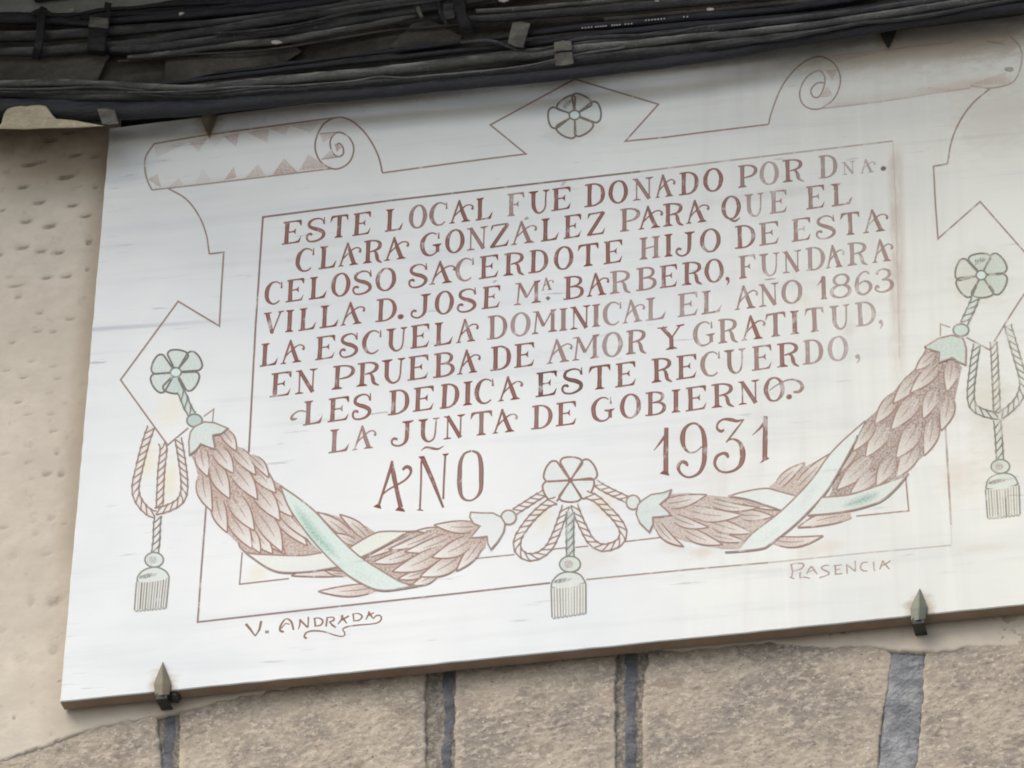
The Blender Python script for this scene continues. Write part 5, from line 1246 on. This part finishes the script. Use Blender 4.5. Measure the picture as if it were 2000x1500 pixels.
# ------------------------------------------------------------------ cables along the beam
def cable(label, pts, r, y, mat, flat=1.0, seed=0, sag=0.0, name='cable', cat='cable', group='cables strung along the beam'):
    """pts: photo pixels of the centre line; r radius (px, one or many); y depth of the centre"""
    n0 = len(pts)
    rs = [r] * n0 if np.isscalar(r) else r
    ys = [y] * n0 if np.isscalar(y) else y
    q = np.array([[*p, rr, yy] for p, rr, yy in zip(pts, rs, ys)], float)
    q = catmull(q, 14)
    c = np.array([P(a, b_, yy) for a, b_, rr, yy in q])
    m = len(q)
    rr = q[:, 2] * MM
    wz = vnoise(c[:, 0], np.full(m, seed * 1.7), 9, 77 + seed, 3) * 0.0022
    wy = vnoise(c[:, 0], np.full(m, seed * 2.3 + 5), 9, 99 + seed, 3) * 0.002
    c[:, 2] += wz; c[:, 1] += wy
    K = 14
    t = np.gradient(c, axis=0); t /= np.linalg.norm(t, axis=1)[:, None]
    a1 = np.cross(t, np.array([0, 1.0, 0])); a1 /= np.linalg.norm(a1, axis=1)[:, None]
    a2 = np.cross(t, a1)
    ang = np.linspace(0, 2 * np.pi, K, endpoint=False)
    lump = 1 + 0.05 * vnoise(np.repeat(c[:, :1], K, 1), np.repeat(ang[None], m, 0) + seed, 140, 320 + seed, 3) + 0.13 * vnoise(np.repeat(c[:, :1], K, 1), np.repeat(ang[None], m, 0) * .4 + seed, 28, 120 + seed, 3)
    V = c[:, None, :] + (a1[:, None, :] * np.cos(ang)[None, :, None] + a2[:, None, :] * np.sin(ang)[None, :, None] * flat) * (rr[:, None] * lump)[..., None]
    faces = [(i * K + k, i * K + (k + 1) % K, (i + 1) * K + (k + 1) % K, (i + 1) * K + k) for i in range(m - 1) for k in range(K)]
    faces += [tuple(range(K))[::-1], tuple((m - 1) * K + k for k in range(K))]
    o = mesh_obj(name, V.reshape(-1, 3), faces, mat, None, True)
    tag(o, label, cat, group)
    return o
B_, D_, PL, BR = m_cab_black, m_cab_dusty, m_cab_pale, m_cab_brown
cable('thick black cable lowest of the bundle, hanging over the top of the plaque', [(-500, 190), (-150, 203), (0, 209), (100, 214), (200, 218), (300, 216), (400, 209), (600, 191), (800, 174), (1000, 155), (1200, 134), (1400, 107), (1550, 80), (1700, 55), (1850, 33), (2000, 12), (2150, -14), (2500, -80)],
      [20, 21, 22, 23, 22, 19, 16.5, 14, 13, 13, 13, 13, 14, 13, 13, 13, 13, 13], -0.066, B_, .8, 1)
cable('pale dusty conduit just above the lowest black cable', [(-500, 158), (-150, 162), (0, 164), (100, 162), (200, 163), (300, 171), (400, 173), (500, 163), (650, 149), (800, 133), (950, 116), (1080, 103), (1200, 90), (1350, 74), (1450, 66), (1600, 49), (1750, 26), (1900, 3), (2050, -22), (2500, -100)],
      [9, 9, 9, 9, 8, 8, 9, 11, 12, 13, 13, 12, 10, 9, 9, 9, 10, 10, 10, 10], -0.064, PL, .8, 2)
cable('grey cable squeezed between the pale conduit and the lowest black cable', [(-500, 178), (0, 184), (150, 190), (300, 190), (420, 188), (560, 178), (700, 163), (850, 152), (1000, 138), (1150, 116), (1300, 98), (1500, 76), (1700, 44), (1900, 20), (2050, -6), (2500, -90)],
      [8, 8, 9, 9, 9, 8, 7, 7, 7, 10, 11, 10, 8, 8, 8, 8], -0.058, D_, .9, 3)
cable('thin dusty wire waving over the pale conduit', [(250, 182), (360, 180), (470, 172), (560, 169), (640, 163), (700, 158), (740, 150), (800, 152), (870, 146), (950, 138), (1040, 126), (1120, 108), (1220, 92)], [2.6] * 13, -0.074, PL, 1, 4)
cable('thin black cable in the gap above the pale conduit', [(250, 172), (350, 160), (440, 149), (550, 138), (650, 126), (800, 110), (950, 94), (1080, 80), (1200, 66), (1350, 50), (1500, 40), (1650, 24), (1800, 0), (1950, -24)], [4, 5, 6, 6, 6, 6, 6, 7, 8, 9, 9, 9, 8, 8], -0.060, B_, 1, 5)
cable('second thin black cable close under the brown beam', [(420, 142), (560, 126), (700, 108), (850, 90), (1000, 72), (1120, 56), (1250, 44), (1400, 30), (1550, 16), (1700, -8)], [4, 5, 5, 5, 6, 8, 8, 8, 8, 8], -0.062, B_, 1, 6)
cable('dark cable rising to the right from the middle of the bundle', [(-500, 88), (-100, 96), (0, 100), (100, 98), (180, 92), (260, 86), (350, 72), (430, 60), (520, 44), (620, 30), (720, 14), (820, 2), (950, -14), (1200, -50)], [11, 11, 11, 12, 12, 12, 12, 12, 12, 11, 10, 10, 10, 10], -0.068, D_, .85, 7)
cable('broad grey green cable through the dark strap at left', [(-500, 56), (-100, 66), (0, 71), (90, 71), (170, 65), (260, 58), (340, 52), (430, 44), (540, 30), (650, 14), (760, -6), (900, -30)], [12, 12, 13, 13, 12, 12, 10, 9, 9, 9, 9, 9], -0.066, D_, .85, 8)
cable('lower dusty cable of the rising pair', [(215, 98), (300, 94), (400, 82), (500, 68), (600, 56), (700, 38), (800, 22), (880, 10), (960, -6)], [7, 10, 10, 10, 10, 10, 9, 9, 9], -0.072, D_, .85, 9)
cable('pale flattened cable ending beside the black buckle', [(250, 112), (330, 104), (430, 90), (540, 80), (640, 64), (740, 46), (815, 27)], [5, 7, 8, 9, 9, 9, 8], -0.066, PL, .8, 10)
cable('fat black cable at the top left corner passing behind the strap', [(-500, 20), (-100, 30), (0, 35), (60, 38), (120, 42), (175, 47), (230, 42), (300, 36), (380, 30), (460, 22), (560, 12), (660, 0), (760, -16)], [13, 13, 12, 12, 10, 8, 9, 9, 9, 10, 10, 10, 10], -0.060, B_, .9, 11)
cable('thin black wire along the upper wall', [(90, 34), (140, 30), (200, 20), (260, 16), (330, 9), (420, 5), (520, 2), (620, -4), (760, -18)], [3, 4, 5, 5, 6, 6, 6, 6, 6], -0.052, B_, 1, 12)
cable('black wire below the thin one at top left', [(160, 36), (230, 29), (310, 26), (390, 20), (470, 10), (560, 0), (680, -12)], [4, 5, 6, 6, 6, 6, 6], -0.056, B_, 1, 13)
cable('grey conduit at the top middle right of the black buckle', [(885, 38), (940, 36), (1000, 32), (1080, 25), (1160, 19), (1250, 13), (1340, 6), (1450, -4), (1600, -22), (2000, -80)], [8, 9, 10, 11, 11, 11, 10, 10, 10, 10], -0.068, D_, .85, 14)
cable('brown dusty cable along the top edge at right', [(1180, 40), (1280, 30), (1400, 20), (1500, 8), (1600, 2), (1750, -20)], [6, 6, 7, 7, 7, 7], -0.058, BR, .9, 15)
cable('dark cable between the brown one and the pale conduit at right', [(1100, 90), (1220, 76), (1350, 60), (1450, 48), (1560, 36), (1680, 22), (1780, 8), (1900, -12)], [6, 7, 8, 8, 8, 8, 8, 8], -0.066, D_, .9, 16)
cable('brown cable low on the left under the pale conduit', [(-500, 168), (-100, 174), (0, 177), (80, 180), (160, 183), (250, 182), (320, 178)], [7, 7, 7, 7, 7, 6, 4], -0.054, BR, .9, 17)

cable('thin dusty cable looping low between the grey and pale conduits at left', [(-300, 172), (0, 174), (90, 176), (180, 172), (260, 176), (330, 184), (420, 182), (520, 172), (600, 168)], [3, 3.5, 3.5, 3.5, 3.5, 3.5, 3.5, 3, 2], -0.072, D_, 1, 21)
cable('sagging thin brown wire across the dark recess', [(230, 120), (300, 112), (380, 106), (470, 102), (560, 92), (660, 76), (760, 60), (860, 52), (930, 46)], [2.5] * 9, -0.064, BR, 1, 22)
cable('grey wire crossing over the rising pair of cables', [(420, 66), (520, 58), (600, 44), (680, 26), (760, 14), (840, 4), (900, -8)], [3.5] * 7, -0.084, D_, 1, 23)
cable('dusty wire along the top edge right of the buckle', [(930, 22), (1010, 17), (1100, 10), (1180, 3), (1260, -6)], [5] * 5, -0.076, PL, .8, 24)
cable('knotted grey wire dipping beneath the crooked metal tab', [(900, 84), (960, 82), (1020, 100), (1070, 96), (1130, 78), (1200, 72), (1290, 66), (1380, 52)], [3, 4, 4, 4, 4.5, 4.5, 4, 3], -0.070, D_, 1, 25)
cable('loose black wire riding on the lowest cable at right', [(1380, 92), (1450, 82), (1520, 76), (1600, 60), (1690, 44), (1800, 32), (1900, 14), (2000, -4)], [3, 4, 4, 4, 4, 4, 4, 4], -0.078, D_, 1, 26)
def strap(name, label, pts, w, y, mat, cat, group=None, thick=0.0016):
    """a flat band following photo pixels, standing proud of the cables"""
    n = len(pts)
    q = catmull(np.array([[*p, (w if np.isscalar(w) else w[i]), (y if np.isscalar(y) else y[i])] for i, p in enumerate(pts)], float), 5)
    tg = np.gradient(q[:, :2], axis=0); tg /= np.hypot(*tg.T)[:, None]; nn = np.stack([-tg[:, 1], tg[:, 0]], -1)
    m = len(q); V = []
    for i in range(m):
        for sd, dy in ((-1, 0), (-.8, -thick), (.8, -thick), (1, 0), (1, thick), (-1, thick)):
            p = q[i, :2] + nn[i] * sd * q[i, 2] / 2
            V.append(P(p[0], p[1], q[i, 3] + dy))
    F_ = [(i * 6 + k, i * 6 + (k + 1) % 6, (i + 1) * 6 + (k + 1) % 6, (i + 1) * 6 + k) for i in range(m - 1) for k in range(6)] + [tuple(range(6)), tuple((m - 1) * 6 + k for k in range(6))]
    o = mesh_obj(name, V, F_, mat, None)
    bm = bmesh.new(); bm.from_mesh(o.data); bmesh.ops.recalc_face_normals(bm, faces=bm.faces); bm.to_mesh(o.data); bm.free()
    tag(o, label, cat, group)
    return o
SG = 'straps and tabs holding the cables'
strap('cable_strap', 'black strap tied down across the cables near the left edge', [(86, 14), (82, 26), (80, 45), (78, 70), (74, 92), (68, 116)], [15, 16, 16, 17, 17, 15], [-.070, -.078, -.084, -.086, -.084, -.062], m_strap, 'strap', SG)
strap('cable_strap', 'short black twig of wire standing off the strap at left', [(58, 28), (72, 22), (84, 20), (100, 25)], [5, 8, 8, 3], -0.076, m_strap, 'strap', SG)
strap('cable_strap', 'grey strap with a pale fold across the cables left of the dark recess', [(194, 34), (193, 44), (192, 54)], [36, 38, 38], [-.078, -.082, -.084], m_tab, 'strap', SG)
strap('cable_strap', 'wide sooty strap below the pale fold', [(192, 54), (190, 75), (188, 98), (187, 108)], [35, 37, 36, 34], [-.082, -.085, -.080, -.06], m_strap, 'strap', SG)
strap('cable_strap', 'small black hooked nail above the folded strap', [(212, 5), (210, 14), (211, 24), (212, 36)], [14, 13, 9, 9], -0.074, m_strap, 'hook', SG)
strap('cable_strap', 'black buckle strap hanging down at the top middle', [(895, -8), (898, 10), (902, 28), (908, 46), (914, 66)], [24, 24, 20, 24, 28], [-.086, -.088, -.088, -.084, -.070], m_strap, 'strap', SG)
strap('cable_strap', 'dark upright strap left of the black buckle', [(858, -8), (857, 10), (862, 30), (872, 46)], [7, 7, 8, 8], -0.082, m_strap, 'strap', SG)
strap('metal_tab', 'dusty block pinched behind the black buckle', [(876, 4), (875, 20), (878, 36)], [24, 27, 24], -0.078, m_cab_dusty, 'metal tab', SG)
strap('metal_tab', 'pale crumpled band end at the top left of the buckle', [(815, 8), (818, 20), (824, 34)], [8, 9, 7], -0.078, m_tab, 'metal band', SG)
for label, cat_, pts, y1 in [('grey metal tab at the upper left corner of the plaque', 'metal tab', [(190, 213), (208, 212), (225, 215), (228, 228), (232, 241), (215, 244), (200, 243), (195, 228)], -.089),
    ('pale crooked metal tab hanging above the pale conduit', 'metal tab', [(1001, 44), (1018, 42), (1036, 46), (1030, 68), (1022, 94), (1008, 92), (992, 85), (996, 64)], -.080),
    ('pale band wrapped round the conduit right of the crooked tab', 'metal band', [(1082, 83), (1100, 79), (1116, 81), (1117, 97), (1100, 99), (1083, 100)], -.079),
    ('lower pale wrap below the band on the conduit', 'metal band', [(1083, 106), (1100, 102), (1118, 102), (1121, 124), (1104, 128), (1085, 129), (1083, 118)], -.077)]:
    tag(slab_from_outline('metal_tab', pts, y1 + .008, y1, m_tab, None, 0.0006, 1.0), label, cat_, SG)
# printed row of pale marks on one black cable, flakes of old paint caught in the bundle
d = Draw(m_fleck)
def flake(label, pts, y):
    o = slab_from_outline('paint_flake', pts, y + .002, y, m_fleck, None, 0.0003, 1.0) if False else None
for label, pts, y in [
    ('white paint flake on the black cable at top left', [(349, 25), (354, 23), (361, 24), (357, 29), (350, 31)], -.078),
    ('pale drop of plaster on the rising cables', [(530, 80), (538, 78), (548, 80), (552, 84), (540, 87), (531, 85)], -.086),
    ('small pale flake on the wall above the cables at left', [(132, 20), (138, 15), (144, 14), (146, 22), (140, 25), (133, 24)], -.036),
    ('white speck on the brown cable at upper right', [(1379, 17), (1386, 15), (1395, 16), (1394, 21), (1382, 21)], -.068),
    ('pale speck at the top edge right of the metal tabs', [(1278, 1), (1284, 0), (1290, 2), (1287, 5), (1279, 4)], -.072),
    ('pale smear of plaster at the top middle', [(975, -4), (992, -6), (994, 2), (984, 5), (974, 3)], -.086)]:
    a = np.array(pts, float); c = a.mean(0)
    v = list(P(*a.T, y)) + list(P(*(c + (a - c) * .7).T, y - .0016)) + [P(*c, y - .002)]
    n = len(pts)
    f = [(i, (i + 1) % n, n + (i + 1) % n, n + i) for i in range(n)] + [(n + i, n + (i + 1) % n, 2 * n) for i in range(n)] + [tuple(range(n))[::-1]]
    tag(mesh_obj('paint_flake', v, f, m_fleck), label, 'flake', 'flakes caught on the cables')
par = [o for o in bpy.data.objects if o.get('label', '').startswith('second thin black cable')][0]
V, F_ = [], []
for k, x in enumerate(list(np.arange(1136, 1160, 6)) + list(np.arange(1162, 1186, 5)) + list(np.arange(1194, 1212, 5)) + list(np.arange(1220, 1234, 6)) + list(np.arange(1260, 1302, 6)) + [1334, 1341]):
    yb = 56 - (x - 1120) * 0.088 - (0 if x < 1250 else 4)
    q = [(x, yb - 1), (x + 3, yb - 1.6), (x + 3, yb + 1), (x, yb + 1.4)]
    b0 = len(V); V += [P(*p, -0.0705) for p in q] + [P(*p, -0.066) for p in q]
    F_ += [tuple(b0 + i for i in f) for f in ((0, 1, 2, 3), (0, 1, 5, 4), (1, 2, 6, 5), (2, 3, 7, 6), (3, 0, 4, 7))]
o = mesh_obj('printed_marks', V, F_, m_fleck, par); o['kind'] = 'stuff'
